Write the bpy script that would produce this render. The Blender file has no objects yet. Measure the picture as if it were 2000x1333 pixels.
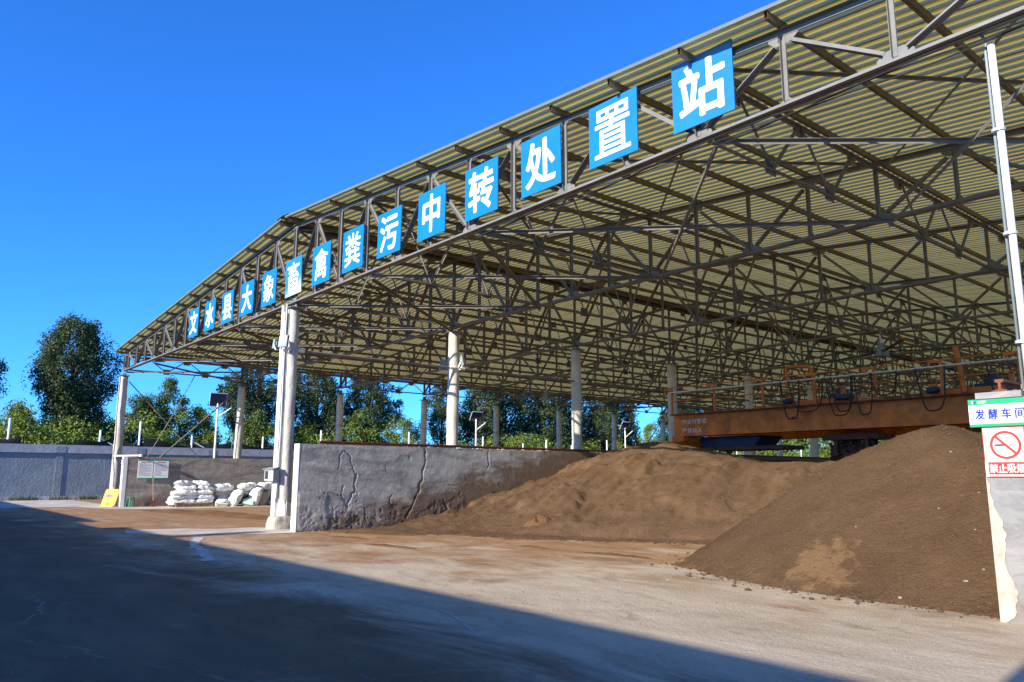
import bpy, math, random
import numpy as np
from mathutils import Matrix, Vector
from mathutils import noise as mnoise

random.seed(7)
RNG = np.random.default_rng(7)
S = bpy.context.scene
C = S.collection
PI = math.pi

# ------------------------------------------------------------------ camera
YAW, PITCH, ROLL = 0.8799, 0.17335, 0.00296
CAM = Vector((21.340, -9.186, 1.500))
F = Vector((-math.sin(YAW) * math.cos(PITCH), math.cos(YAW) * math.cos(PITCH), math.sin(PITCH)))
R0 = Vector((math.cos(YAW), math.sin(YAW), 0))
U0 = R0.cross(F)
R1 = R0 * math.cos(ROLL) + U0 * math.sin(ROLL)
U1 = -R0 * math.sin(ROLL) + U0 * math.cos(ROLL)
cd = bpy.data.cameras.new('camera')
cd.sensor_width = 36.0
cd.lens = 1497.6 / 2000 * 36
cd.clip_start = 0.1
cd.clip_end = 3000
cam = bpy.data.objects.new('camera', cd)
C.objects.link(cam)
cam.matrix_world = Matrix(((R1.x, U1.x, -F.x, CAM.x), (R1.y, U1.y, -F.y, CAM.y), (R1.z, U1.z, -F.z, CAM.z), (0, 0, 0, 1)))
S.camera = cam

# ------------------------------------------------------------------ sky, sun, exposure
SUN_EL = math.radians(22)
SUN_AZ = math.radians(7)            # the sun stands over -Y, turned this far towards +X
world = bpy.data.worlds.new('World')
S.world = world
world.use_nodes = True
wn = world.node_tree
bg = wn.nodes['Background']
sky = wn.nodes.new('ShaderNodeTexSky')
sky.sky_type = 'NISHITA'
sky.sun_disc = False
sky.sun_elevation = SUN_EL
sky.sun_rotation = PI - SUN_AZ
sky.altitude = 800
sky.air_density = 1.0
sky.dust_density = 0.7
sky.ozone_density = 3.5
hs = wn.nodes.new('ShaderNodeHueSaturation')
hs.inputs['Saturation'].default_value = 1.05
tint = wn.nodes.new('ShaderNodeMix')          # deep clear-day blue
tint.data_type = 'RGBA'
tint.blend_type = 'MULTIPLY'
tint.inputs[0].default_value = 1.0
tint.inputs[7].default_value = (0.29, 0.89, 1.70, 1)
wn.links.new(sky.outputs['Color'], hs.inputs['Color'])
wn.links.new(hs.outputs['Color'], tint.inputs[6])
wn.links.new(tint.outputs[2], bg.inputs['Color'])
bg.inputs['Strength'].default_value = 0.10
sl = bpy.data.lights.new('sun', 'SUN')
sl.energy = 4.8
sl.angle = math.radians(0.5)
sl.color = (1.0, 0.91, 0.75)
sun = bpy.data.objects.new('sun', sl)
C.objects.link(sun)
to_sun = Vector((math.sin(SUN_AZ) * math.cos(SUN_EL), -math.cos(SUN_AZ) * math.cos(SUN_EL), math.sin(SUN_EL)))
sun.location = to_sun * 60
sun.rotation_euler = to_sun.to_track_quat('Z', 'Y').to_euler()
S.view_settings.view_transform = 'Standard'
S.view_settings.look = 'None'
S.view_settings.exposure = 1.0
S.view_settings.gamma = 1
S.cycles.max_bounces = 10
S.cycles.diffuse_bounces = 5
S.cycles.transparent_max_bounces = 8


# ------------------------------------------------------------------ materials
def new_mat(name):
    m = bpy.data.materials.new(name)
    m.use_nodes = True
    nt = m.node_tree
    return m, nt, nt.nodes['Principled BSDF']


def nd(nt, kind, **kw):
    n = nt.nodes.new(kind)
    for k, v in kw.items():
        setattr(n, k, v)
    return n


def coords(nt, space='Object', scale=(1, 1, 1), rot=(0, 0, 0)):
    mp = nd(nt, 'ShaderNodeMapping')
    mp.inputs['Scale'].default_value = scale
    mp.inputs['Rotation'].default_value = rot
    if space == 'World':
        g = nd(nt, 'ShaderNodeNewGeometry')
        nt.links.new(g.outputs['Position'], mp.inputs['Vector'])
    else:
        t = nd(nt, 'ShaderNodeTexCoord')
        nt.links.new(t.outputs[space], mp.inputs['Vector'])
    return mp.outputs['Vector']


def noise_fac(nt, vec, scale, lo=0.4, hi=0.6, detail=5, rough=0.6, dist=0.0):
    n = nd(nt, 'ShaderNodeTexNoise')
    n.inputs['Scale'].default_value = scale
    n.inputs['Detail'].default_value = detail
    n.inputs['Roughness'].default_value = rough
    n.inputs['Distortion'].default_value = dist
    nt.links.new(vec, n.inputs['Vector'])
    mr = nd(nt, 'ShaderNodeMapRange')
    mr.inputs['From Min'].default_value = lo
    mr.inputs['From Max'].default_value = hi
    nt.links.new(n.outputs['Fac'], mr.inputs['Value'])
    return mr.outputs['Result']


def mixc(nt, fac, a, b):
    m = nd(nt, 'ShaderNodeMix', data_type='RGBA')
    for v, i in ((fac, 0), (a, 6), (b, 7)):
        if isinstance(v, (tuple, list)):
            m.inputs[i].default_value = (*v, 1)
        elif isinstance(v, (int, float)):
            m.inputs[i].default_value = v
        else:
            nt.links.new(v, m.inputs[i])
    return m.outputs[2]


def mth(nt, op, a, b=0.0, clamp=False):
    m = nd(nt, 'ShaderNodeMath', operation=op, use_clamp=clamp)
    for v, i in ((a, 0), (b, 1)):
        if isinstance(v, (int, float)):
            m.inputs[i].default_value = v
        else:
            nt.links.new(v, m.inputs[i])
    return m.outputs[0]


def bump(nt, p, height, strength=0.3, dist=0.02):
    b = nd(nt, 'ShaderNodeBump')
    b.inputs['Strength'].default_value = strength
    b.inputs['Distance'].default_value = dist
    nt.links.new(height, b.inputs['Height'])
    nt.links.new(b.outputs['Normal'], p.inputs['Normal'])


def simple(name, col, rough=0.6, var=0.25, scale=3.0, metal=0.0, bmp=0.0, bscale=40, space='Object', spec=0.4):
    m, nt, p = new_mat(name)
    p.inputs['Roughness'].default_value = rough
    p.inputs['Metallic'].default_value = metal
    p.inputs['Specular IOR Level'].default_value = spec
    v = coords(nt, space)
    d = tuple(c * (1 - var) for c in col)
    l = tuple(min(1, c * (1 + var * .6)) for c in col)
    nt.links.new(mixc(nt, noise_fac(nt, v, scale, .3, .7), d, l), p.inputs['Base Color'])
    if bmp:
        bump(nt, p, noise_fac(nt, v, bscale, 0, 1, 4), bmp)
    return m


def leaf_mat(name, a, b, sc=0.5):
    m, nt, p = new_mat(name)
    v = coords(nt, 'World')
    f = noise_fac(nt, v, sc, .35, .65, 3)
    f2 = noise_fac(nt, v, 6.0, .3, .7, 2)
    c = mixc(nt, mth(nt, 'MULTIPLY_ADD', f, 0.6) if False else mth(nt, 'ADD', mth(nt, 'MULTIPLY', f, .6), mth(nt, 'MULTIPLY', f2, .4)), a, b)
    nt.links.new(c, p.inputs['Base Color'])
    p.inputs['Roughness'].default_value = 0.55
    p.inputs['Specular IOR Level'].default_value = 0.3
    tr = nd(nt, 'ShaderNodeBsdfTranslucent')
    nt.links.new(c, tr.inputs['Color'])
    mx = nd(nt, 'ShaderNodeMixShader')
    mx.inputs[0].default_value = 0.25
    out = nt.nodes['Material Output']
    nt.links.new(p.outputs[0], mx.inputs[1])
    nt.links.new(tr.outputs[0], mx.inputs[2])
    nt.links.new(mx.outputs[0], out.inputs['Surface'])
    return m


def make_ground_mat():
    m, nt, p = new_mat('yard_surface')
    w = coords(nt, 'World')
    sep = nd(nt, 'ShaderNodeSeparateXYZ')
    nt.links.new(w, sep.inputs[0])
    X, Y = sep.outputs[0], sep.outputs[1]
    st = coords(nt, 'World', (0.62, 1.15, 1), (0, 0, math.radians(-18)))
    st2 = coords(nt, 'World', (0.55, 1.25, 1), (0, 0, math.radians(6)))
    conc = mixc(nt, noise_fac(nt, st2, 0.8, .3, .7, 8, .7), (.42, .33, .22), (.66, .545, .39))
    conc = mixc(nt, mth(nt, 'MULTIPLY', noise_fac(nt, w, 30, .40, .72, 5, .75), .45), conc, (.19, .145, .10))
    conc = mixc(nt, mth(nt, 'MULTIPLY', noise_fac(nt, w, 110, .42, .66, 3, .7), .30), conc, (.26, .205, .145))
    # dry soil trodden into the slab, thick near the bays and thin near the open yard
    soil = mixc(nt, noise_fac(nt, st, 1.6, .3, .7, 8, .7), (.22, .118, .052), (.40, .235, .115))
    d1 = mth(nt, 'MULTIPLY', mth(nt, 'SUBTRACT', 15.5, X), 0.055, True)
    d2 = mth(nt, 'MULTIPLY', mth(nt, 'ADD', Y, 3.2), 0.16, True)
    bias = mth(nt, 'ADD', mth(nt, 'MULTIPLY', d1, .52), mth(nt, 'MULTIPLY', d2, .35))
    fade = mth(nt, 'MULTIPLY', mth(nt, 'SUBTRACT', -4.0, Y), 0.12, True)
    bias = mth(nt, 'SUBTRACT', bias, mth(nt, 'MULTIPLY', fade, .12))
    n1 = noise_fac(nt, st, 0.9, .25, .75, 9, .68, .6)
    n2 = noise_fac(nt, w, 0.35, .3, .7, 6, .6)
    mk = mth(nt, 'ADD', mth(nt, 'ADD', mth(nt, 'MULTIPLY', n1, .75), mth(nt, 'MULTIPLY', n2, .35)), bias)
    mr = nd(nt, 'ShaderNodeMapRange', interpolation_type='SMOOTHSTEP')
    mr.inputs['From Min'].default_value = .62
    mr.inputs['From Max'].default_value = 1.15
    nt.links.new(mk, mr.inputs['Value'])
    col = mixc(nt, mr.outputs[0], conc, soil)
    # drive lane of compost dirt, its colour also darkened to deepen the shade
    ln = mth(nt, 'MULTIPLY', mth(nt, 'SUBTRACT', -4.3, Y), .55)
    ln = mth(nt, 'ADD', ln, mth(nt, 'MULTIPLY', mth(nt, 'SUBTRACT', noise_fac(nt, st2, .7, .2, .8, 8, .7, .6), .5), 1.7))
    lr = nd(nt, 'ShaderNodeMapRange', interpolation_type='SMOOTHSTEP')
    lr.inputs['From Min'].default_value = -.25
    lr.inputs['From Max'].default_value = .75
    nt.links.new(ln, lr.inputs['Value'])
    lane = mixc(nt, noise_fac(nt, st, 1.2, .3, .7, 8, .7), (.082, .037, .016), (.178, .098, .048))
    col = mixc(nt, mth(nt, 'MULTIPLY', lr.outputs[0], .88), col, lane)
    # darker damp blotches and pale worn scuffs
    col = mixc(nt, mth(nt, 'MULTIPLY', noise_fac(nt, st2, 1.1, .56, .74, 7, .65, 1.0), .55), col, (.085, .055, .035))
    col = mixc(nt, mth(nt, 'MULTIPLY', noise_fac(nt, st, 2.3, .62, .74, 9, .7, .4), .6), col, (.50, .46, .40))
    vo = nd(nt, 'ShaderNodeTexVoronoi', feature='DISTANCE_TO_EDGE')
    vo.inputs['Scale'].default_value = 0.16
    wv = nd(nt, 'ShaderNodeVectorMath', operation='ADD')
    nn = nd(nt, 'ShaderNodeTexNoise')
    nn.inputs['Scale'].default_value = 1.3
    nn.inputs['Detail'].default_value = 6
    nt.links.new(w, nn.inputs['Vector'])
    nt.links.new(w, wv.inputs[0])
    nt.links.new(nn.outputs['Color'], wv.inputs[1])
    nt.links.new(wv.outputs[0], vo.inputs['Vector'])
    cr = nd(nt, 'ShaderNodeMapRange')
    cr.inputs['From Min'].default_value = 0.0
    cr.inputs['From Max'].default_value = 0.006
    cr.inputs['To Min'].default_value = 0.30
    cr.inputs['To Max'].default_value = 0.0
    nt.links.new(vo.outputs['Distance'], cr.inputs['Value'])
    col = mixc(nt, mth(nt, 'MULTIPLY', cr.outputs[0], noise_fac(nt, w, .5, .45, .6)), col, (.46, .42, .36))
    # grass and bare earth far outside the yard
    far = mth(nt, 'MULTIPLY', mth(nt, 'SUBTRACT', -32.0, X), 2.0, True)
    gr = mixc(nt, noise_fac(nt, w, .4, .3, .7), (.05, .075, .02), (.12, .11, .05))
    col = mixc(nt, far, col, gr)
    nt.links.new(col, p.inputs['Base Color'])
    p.inputs['Roughness'].default_value = .85
    p.inputs['Specular IOR Level'].default_value = .25
    hgt = mth(nt, 'ADD', noise_fac(nt, w, 28, 0, 1, 6, .7), mth(nt, 'MULTIPLY', noise_fac(nt, st, 3.0, 0, 1, 8, .65), 1.6))
    bump(nt, p, hgt, .6, .035)
    return m


def make_soil_mat(name, a, b, pale=0.0, patch=None):
    m, nt, p = new_mat(name)
    w = coords(nt, 'World')
    c = mixc(nt, noise_fac(nt, w, 1.2, .3, .7, 8, .7), a, b)
    c = mixc(nt, mth(nt, 'MULTIPLY', noise_fac(nt, w, 22, .5, .8, 3, .6), .55), c, tuple(x * .55 for x in a))
    c = mixc(nt, mth(nt, 'MULTIPLY', noise_fac(nt, w, 30, .66, .74, 2), .5), c, tuple(min(1, x * 2.3) for x in b))
    if patch:
        px, py, pr = patch
        d = nd(nt, 'ShaderNodeVectorMath', operation='DISTANCE')
        sc = coords(nt, 'World', (1, 1, 0))
        nt.links.new(sc, d.inputs[0])
        d.inputs[1].default_value = (px, py, 0)
        k = mth(nt, 'SUBTRACT', 1.0, mth(nt, 'DIVIDE', d.outputs['Value'], pr))
        k = mth(nt, 'ADD', k, mth(nt, 'MULTIPLY', mth(nt, 'SUBTRACT', noise_fac(nt, w, 3.5, .2, .8, 6), .5), 1.1))
        mr = nd(nt, 'ShaderNodeMapRange', interpolation_type='SMOOTHSTEP')
        mr.inputs['From Min'].default_value = .3
        mr.inputs['From Max'].default_value = .62
        nt.links.new(k, mr.inputs['Value'])
        c = mixc(nt, mth(nt, 'MULTIPLY', mr.outputs[0], .42), c, (.33, .20, .10))
    nt.links.new(c, p.inputs['Base Color'])
    p.inputs['Roughness'].default_value = .95
    p.inputs['Specular IOR Level'].default_value = .1
    h = mth(nt, 'ADD', noise_fac(nt, w, 14, 0, 1, 8, .75), mth(nt, 'MULTIPLY', noise_fac(nt, w, 55, 0, 1, 3), .5))
    bump(nt, p, h, .95, .06)
    return m


def make_wall_mat(name, base, dark, stain, stain_amt=0.5, stain_top=1.1, depth_k=0.0, bstr=.5):
    """weathered cement render; brown splashes near the foot (local z) and more of them along local y"""
    m, nt, p = new_mat(name)
    v = coords(nt, 'Object')
    sep = nd(nt, 'ShaderNodeSeparateXYZ')
    nt.links.new(v, sep.inputs[0])
    c = mixc(nt, noise_fac(nt, v, 1.3, .3, .7, 8, .65), dark, base)
    sw = coords(nt, 'Object', (1, .55, 2.4), (math.radians(24), 0, 0))
    c = mixc(nt, mth(nt, 'MULTIPLY', noise_fac(nt, sw, 1.0, .46, .68, 8, .66, .8), .8), c, tuple(x * .42 for x in dark))
    c = mixc(nt, mth(nt, 'MULTIPLY', noise_fac(nt, sw, 2.1, .56, .7, 9, .7, .5), .5), c, tuple(min(1, x * 1.5) for x in base))
    k = mth(nt, 'DIVIDE', mth(nt, 'SUBTRACT', stain_top, sep.outputs[2]), stain_top)
    if depth_k:
        k = mth(nt, 'ADD', k, mth(nt, 'MULTIPLY', mth(nt, 'SUBTRACT', sep.outputs[1], 2.6), depth_k))
    k = mth(nt, 'ADD', mth(nt, 'MULTIPLY', k, .6), mth(nt, 'MULTIPLY', noise_fac(nt, coords(nt, 'Object', (1, .6, 1.3)), 2.0, .2, .8, 10, .72, .4), .9))
    mr = nd(nt, 'ShaderNodeMapRange', interpolation_type='SMOOTHSTEP')
    mr.inputs['From Min'].default_value = .55
    mr.inputs['From Max'].default_value = .95
    nt.links.new(k, mr.inputs['Value'])
    c = mixc(nt, mth(nt, 'MULTIPLY', mr.outputs[0], stain_amt), c, stain)
    nt.links.new(c, p.inputs['Base Color'])
    p.inputs['Roughness'].default_value = .9
    p.inputs['Specular IOR Level'].default_value = .2
    h = mth(nt, 'ADD', noise_fac(nt, v, 5, 0, 1, 9, .68), mth(nt, 'MULTIPLY', noise_fac(nt, v, 45, 0, 1, 3), .25))
    bump(nt, p, h, bstr, .05)
    return m


def make_sheet_mat(name, col, tcol, k):
    """daylight roofing: a thin glass fibre sheet that lets part of the sun through"""
    m = simple(name, col, .6, .10, .6)
    nt = m.node_tree
    p = nt.nodes['Principled BSDF']
    tr = nd(nt, 'ShaderNodeBsdfTranslucent')
    v = coords(nt, 'World', (.12, 1, 1))
    tc = mixc(nt, noise_fac(nt, v, .8, .3, .7, 5), tuple(x * .86 for x in tcol), tcol)
    # single sheets aged a little differently
    fl = nd(nt, 'ShaderNodeVectorMath', operation='FLOOR')
    nt.links.new(coords(nt, 'World', (1 / 6.7, 1 / .888, 0)), fl.inputs[0])
    wh = nd(nt, 'ShaderNodeTexWhiteNoise')
    nt.links.new(fl.outputs[0], wh.inputs['Vector'])
    tc = mixc(nt, mth(nt, 'MULTIPLY', wh.outputs['Value'], .30), tc, (.30, .27, .12))
    # dust and leaf stains
    tc = mixc(nt, mth(nt, 'MULTIPLY', noise_fac(nt, coords(nt, 'World', (.35, 1.6, 1)), 1.3, .56, .75, 6), .5), tc, (.22, .18, .07))
    nt.links.new(tc, tr.inputs['Color'])
    mx = nd(nt, 'ShaderNodeMixShader')
    mx.inputs[0].default_value = k
    nt.links.new(p.outputs[0], mx.inputs[1])
    nt.links.new(tr.outputs[0], mx.inputs[2])
    nt.links.new(mx.outputs[0], nt.nodes['Material Output'].inputs['Surface'])
    return m


def make_glare_board():
    m, nt, p = new_mat('blue_with_painted_glare')
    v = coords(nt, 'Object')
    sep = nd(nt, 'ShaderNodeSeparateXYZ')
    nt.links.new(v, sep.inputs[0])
    k = mth(nt, 'SUBTRACT', mth(nt, 'MULTIPLY', sep.outputs[0], .45), mth(nt, 'MULTIPLY', sep.outputs[2], 1.5))  # whitish glare painted into the board colour towards the lower right
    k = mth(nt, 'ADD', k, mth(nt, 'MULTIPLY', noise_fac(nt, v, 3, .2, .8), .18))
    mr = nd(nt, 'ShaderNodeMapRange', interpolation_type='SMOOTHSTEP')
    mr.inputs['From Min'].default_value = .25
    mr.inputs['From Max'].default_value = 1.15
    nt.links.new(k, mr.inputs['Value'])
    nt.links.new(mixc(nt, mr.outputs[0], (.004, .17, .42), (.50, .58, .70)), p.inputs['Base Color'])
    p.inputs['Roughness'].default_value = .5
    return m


M = {}
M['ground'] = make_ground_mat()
M['apron'] = simple('pale_concrete', (.50, .44, .36), .9, .35, .9, bmp=.3, bscale=20, space='World')
M['lime_spill'] = simple('lime_spill', (.52, .49, .44), .9, .45, 6, space='World')
M['steel'] = simple('grey_steel_paint', (.165, .160, .152), .55, .22, 2.5)
M['purlin'] = simple('purlin_paint', (.13, .105, .075), .6, .25, 2.0)
M['rust'] = simple('rusty_steel', (.16, .055, .03), .85, .4, 6, bmp=.2)
M['sheet'] = make_sheet_mat('roof_sheet_cream', (.75, .60, .22), (.86, .64, .12), .47)
M['rib'] = make_sheet_mat('roof_rib_grey', (.50, .50, .40), (.50, .51, .35), .44)
M['lap'] = make_sheet_mat('roof_lap_dark', (.14, .13, .06), (.20, .18, .05), .25)
M['trim'] = simple('roof_trim_grey', (.13, .15, .14), .5, .15, 2)
M['column'] = simple('whitewashed_concrete', (.54, .51, .45), .85, .18, 2.2, bmp=.7, bscale=16)
M['white_trim'] = simple('white_paint', (.74, .73, .69), .6, .12, 4, bmp=.1)
M['mid_wall'] = make_wall_mat('weathered_render', (.48, .465, .43), (.30, .29, .27), (.15, .095, .055), .9, 1.35, .20, .35)
M['left_wall'] = make_wall_mat('brown_grey_render', (.36, .315, .285), (.24, .21, .19), (.14, .09, .058), .6, .9, .03, .4)
M['right_wall'] = make_wall_mat('pale_render', (.29, .288, .285), (.20, .20, .205), (.17, .12, .08), .4, .5, 0, .3)
M['peel'] = simple('peeling_limewash', (.43, .39, .32), .9, .35, 9, bmp=.5, bscale=12)
M['perim'] = simple('blue_grey_roughcast', (.215, .262, .295), .9, .22, 1.2, bmp=1.0, bscale=7)
M['perim_cap'] = simple('blue_grey_coping', (.35, .375, .40), .9, .2, 3.0, bmp=.5, bscale=9)
M['pile'] = make_soil_mat('compost', (.105, .062, .034), (.185, .115, .067))
M['pile2'] = make_soil_mat('dark_compost', (.100, .058, .030), (.152, .093, .050), patch=(15.75, .95, .72))
M['soil'] = make_soil_mat('loose_soil', (.13, .068, .032), (.24, .135, .066))
M['blue'] = simple('sign_blue', (.001, .155, .44), .45, .16, 1.4)
M['glare_blue'] = make_glare_board()
M['white'] = simple('sign_white', (.80, .80, .80), .5, .03, 2)
M['green'] = simple('sign_green', (.0, .30, .13), .45, .06, 2)
M['red'] = simple('sign_red', (.62, .03, .025), .45, .06, 2)
M['navy'] = simple('sign_blue_text', (.0, .03, .52), .45, .05, 2)
M['black'] = simple('black_rubber', (.02, .02, .02), .6, .2, 3)
M['ink'] = simple('grey_ink', (.22, .23, .26), .6, .1, 3)
M['orange'] = simple('orange_crane_paint', (.66, .175, .02), .55, .5, 1.8, bmp=.05)
M['orange_rail'] = simple('orange_rail_paint', (.56, .145, .018), .55, .25, 3)
M['machine_blue'] = simple('machine_blue', (.014, .035, .085), .5, .2, 3)
M['motor'] = simple('motor_dark', (.035, .045, .055), .5, .2, 3)
M['yellow'] = simple('yellow_paint', (.62, .29, .02), .5, .15, 3)
M['board_orange'] = simple('orange_board', (.72, .32, .045), .55, .12, 4)
M['stool'] = simple('green_plastic', (.015, .26, .19), .4, .1, 4)
M['wood'] = simple('grey_wood', (.30, .18, .10), .8, .3, 6)
M['sack'] = simple('woven_sack', (.72, .73, .74), .6, .12, 5, bmp=.35, bscale=10)
M['sack_tan'] = simple('dusty_sack', (.50, .45, .38), .7, .15, 5, bmp=.35, bscale=10)
M['sack_mint'] = simple('sack_green_print', (.45, .62, .54), .6, .12, 5)
M['tarp'] = simple('dark_tarp', (.02, .025, .04), .6, .3, 5)
M['galv'] = simple('galvanised', (.60, .61, .63), .4, .1, 3, metal=.3)
M['pvc'] = simple('white_pvc', (.78, .78, .76), .35, .04, 3)
M['glass'] = simple('lamp_glass', (.62, .64, .56), .25, .05, 3)
M['solar'] = simple('solar_cell', (.015, .02, .05), .2, .2, 10)
M['lamp_grey'] = simple('lamp_body', (.22, .27, .29), .5, .1, 3)
M['net'] = simple('shade_net', (.012, .013, .015), .9, .2, 6)
M['bark'] = simple('bark', (.16, .13, .10), .9, .3, 5, bmp=.4)
M['brick'] = simple('warehouse_render', (.42, .40, .37), .9, .15, 1.0)
M['warehouse_glass'] = simple('dark_window', (.05, .06, .07), .2, .1, 2)
M['leaf_poplar'] = leaf_mat('poplar_leaf', (.028, .055, .020), (.095, .125, .045), .7)
M['leaf_willow'] = leaf_mat('willow_leaf', (.095, .155, .016), (.24, .29, .05), .5)
M['leaf_bush'] = leaf_mat('bush_leaf', (.045, .09, .018), (.13, .175, .04), .35)
M['leaf_grass'] = leaf_mat('grass_blade', (.05, .10, .015), (.12, .16, .04), 2)
M['pebble'] = simple('clod', (.10, .062, .037), .9, .5, 30)
M['stone'] = simple('pale_stone', (.27, .235, .19), .9, .3, 20)


# ------------------------------------------------------------------ mesh helpers
class MB:
    def __init__(self):
        self.v, self.f, self.m = [], [], []

    def add(self, vs, fs, mi=0):
        b = len(self.v)
        self.v += [tuple(x) for x in vs]
        self.f += [tuple(b + i for i in f) for f in fs]
        self.m += [mi] * len(fs)

    def hexa(self, c, mi=0):        # eight corners: bottom ring, top ring
        self.add(c, [(3, 2, 1, 0), (4, 5, 6, 7), (0, 1, 5, 4), (1, 2, 6, 5), (2, 3, 7, 6), (3, 0, 4, 7)], mi)

    def box(self, x0, x1, y0, y1, z0, z1, mi=0):
        self.hexa([(x0, y0, z0), (x1, y0, z0), (x1, y1, z0), (x0, y1, z0), (x0, y0, z1), (x1, y0, z1), (x1, y1, z1), (x0, y1, z1)], mi)

    def prism(self, poly, p0, p1, a, b, mi=0):
        """2-D polygon (in axes a, b) swept from p0 to p1"""
        p0, p1, a, b = Vector(p0), Vector(p1), Vector(a), Vector(b)
        n = len(poly)
        vs = [p0 + a * x + b * y for x, y in poly] + [p1 + a * x + b * y for x, y in poly]
        fs = [tuple(reversed(range(n))), tuple(range(n, 2 * n))] + [(i, (i + 1) % n, n + (i + 1) % n, n + i) for i in range(n)]
        self.add(vs, fs, mi)

    def bar(self, p0, p1, w, h, up=(0, 0, 1), mi=0):
        p0, p1 = Vector(p0), Vector(p1)
        d = (p1 - p0).normalized()
        a = d.cross(Vector(up))
        if a.length < 1e-4:
            a = d.cross(Vector((1, 0, 0)))
        a.normalize()
        b = a.cross(d)
        self.prism([(-w / 2, -h / 2), (w / 2, -h / 2), (w / 2, h / 2), (-w / 2, h / 2)], p0, p1, a, b, mi)

    def angle(self, p0, p1, a, b, leg, t=.007, mi=0):
        """L profile: corner at the line p0-p1, one leg along a, the other along b"""
        self.prism([(0, 0), (leg, 0), (leg, t), (t, t), (t, leg), (0, leg)], p0, p1, a, b, mi)

    def tube(self, pts, r, n=8, mi=0, caps=True):
        pts = [Vector(p) for p in pts]
        rs = r if isinstance(r, (list, tuple)) else [r] * len(pts)
        rings = []
        prev = None
        for i, p in enumerate(pts):
            d = (pts[min(i + 1, len(pts) - 1)] - pts[max(i - 1, 0)]).normalized()
            if prev is None:
                a = d.cross(Vector((0, 0, 1)))
                if a.length < 1e-3:
                    a = d.cross(Vector((1, 0, 0)))
            else:
                a = prev - d * prev.dot(d)
            a.normalize()
            prev = a
            b = d.cross(a)
            rings.append([p + (a * math.cos(2 * PI * k / n) + b * math.sin(2 * PI * k / n)) * rs[i] for k in range(n)])
        vs = [v for ring in rings for v in ring]
        fs = []
        for i in range(len(pts) - 1):
            for k in range(n):
                k2 = (k + 1) % n
                fs.append((i * n + k, i * n + k2, (i + 1) * n + k2, (i + 1) * n + k))
        if caps:
            fs.append(tuple(reversed(range(n))))
            fs.append(tuple((len(pts) - 1) * n + k for k in range(n)))
        self.add(vs, fs, mi)

    def ring(self, c, r0, r1, y0, y1, n=48, mi=0):     # flat annulus facing -Y
        vs, fs = [], []
        for k in range(n):
            a = 2 * PI * k / n
            for r in (r0, r1):
                for y in (y0, y1):
                    vs.append((c[0] + r * math.cos(a), y, c[1] + r * math.sin(a)))
        for k in range(n):
            i, j = 4 * k, 4 * ((k + 1) % n)
            fs += [(i, i + 2, j + 2, j), (i + 1, j + 1, j + 3, i + 3), (i, j, j + 1, i + 1), (i + 2, i + 3, j + 3, j + 2)]
        self.add(vs, fs, mi)

    def build(self, name, mats, parent=None, smooth=False, loc=None):
        me = bpy.data.meshes.new(name)
        me.from_pydata(self.v, [], self.f)
        mats = mats if isinstance(mats, (list, tuple)) else [mats]
        for k in mats:
            me.materials.append(M[k])
        if len(mats) > 1:
            me.polygons.foreach_set('material_index', self.m)
        if smooth:
            me.polygons.foreach_set('use_smooth', [True] * len(me.polygons))
        me.update()
        return link(name, me, parent, loc)


def link(name, me, parent=None, loc=None):
    o = bpy.data.objects.new(name, me)
    C.objects.link(o)
    if parent:
        o.parent = parent
    if loc is not None:
        o.location = loc
    return o


def tag(o, label=None, cat=None, group=None, kind=None):
    for k, v in (('label', label), ('category', cat), ('group', group), ('kind', kind)):
        if v:
            o[k] = v
    return o


def thing(name, label, cat, loc=(0, 0, 0), rz=0.0, group=None):
    o = bpy.data.objects.new(name, None)
    C.objects.link(o)
    o.location = loc
    o.rotation_euler = (0, 0, rz)
    o.empty_display_size = .2
    return tag(o, label, cat, group)


def dup(o, parent=None):
    c = o.copy()
    C.objects.link(c)
    c.parent = parent
    for ch in list(o.children):
        dup(ch, c)
    return c


def np_mesh(name, verts, quads, mat, parent=None, smooth=False):
    me = bpy.data.meshes.new(name)
    nv, nq = len(verts), len(quads)
    me.vertices.add(nv)
    me.vertices.foreach_set('co', np.asarray(verts, np.float32).ravel())
    me.loops.add(nq * 4)
    me.loops.foreach_set('vertex_index', np.asarray(quads, np.int32).ravel())
    me.polygons.add(nq)
    me.polygons.foreach_set('loop_start', np.arange(0, nq * 4, 4, dtype=np.int32))
    me.materials.append(M[mat])
    if smooth:
        me.polygons.foreach_set('use_smooth', np.ones(nq, bool))
    me.update(calc_edges=True)
    me.validate()
    return link(name, me, parent)


def grid_quads(nu, nv):
    i = np.arange(nu - 1)[:, None] * nv + np.arange(nv - 1)[None, :]
    return np.stack([i, i + nv, i + nv + 1, i + 1], -1).reshape(-1, 4)


def vnoise(x, y, seed=0, octaves=4, rough=.5):
    """smooth value noise on arrays"""
    tot = np.zeros_like(x)
    amp = 1.0
    norm = 0.0
    for o in range(octaves):
        r = np.random.default_rng(seed * 31 + o)
        tab = r.random((64, 64))
        fx, fy = x * 2 ** o, y * 2 ** o
        ix, iy = np.floor(fx).astype(int), np.floor(fy).astype(int)
        u, v = fx - ix, fy - iy
        u, v = u * u * (3 - 2 * u), v * v * (3 - 2 * v)
        g = lambda a, b: tab[(ix + a) % 64, (iy + b) % 64]
        tot += amp * ((g(0, 0) * (1 - u) + g(1, 0) * u) * (1 - v) + (g(0, 1) * (1 - u) + g(1, 1) * u) * v - .5)
        norm += amp
        amp *= rough
    return tot / norm


_text_cache = {}


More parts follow.
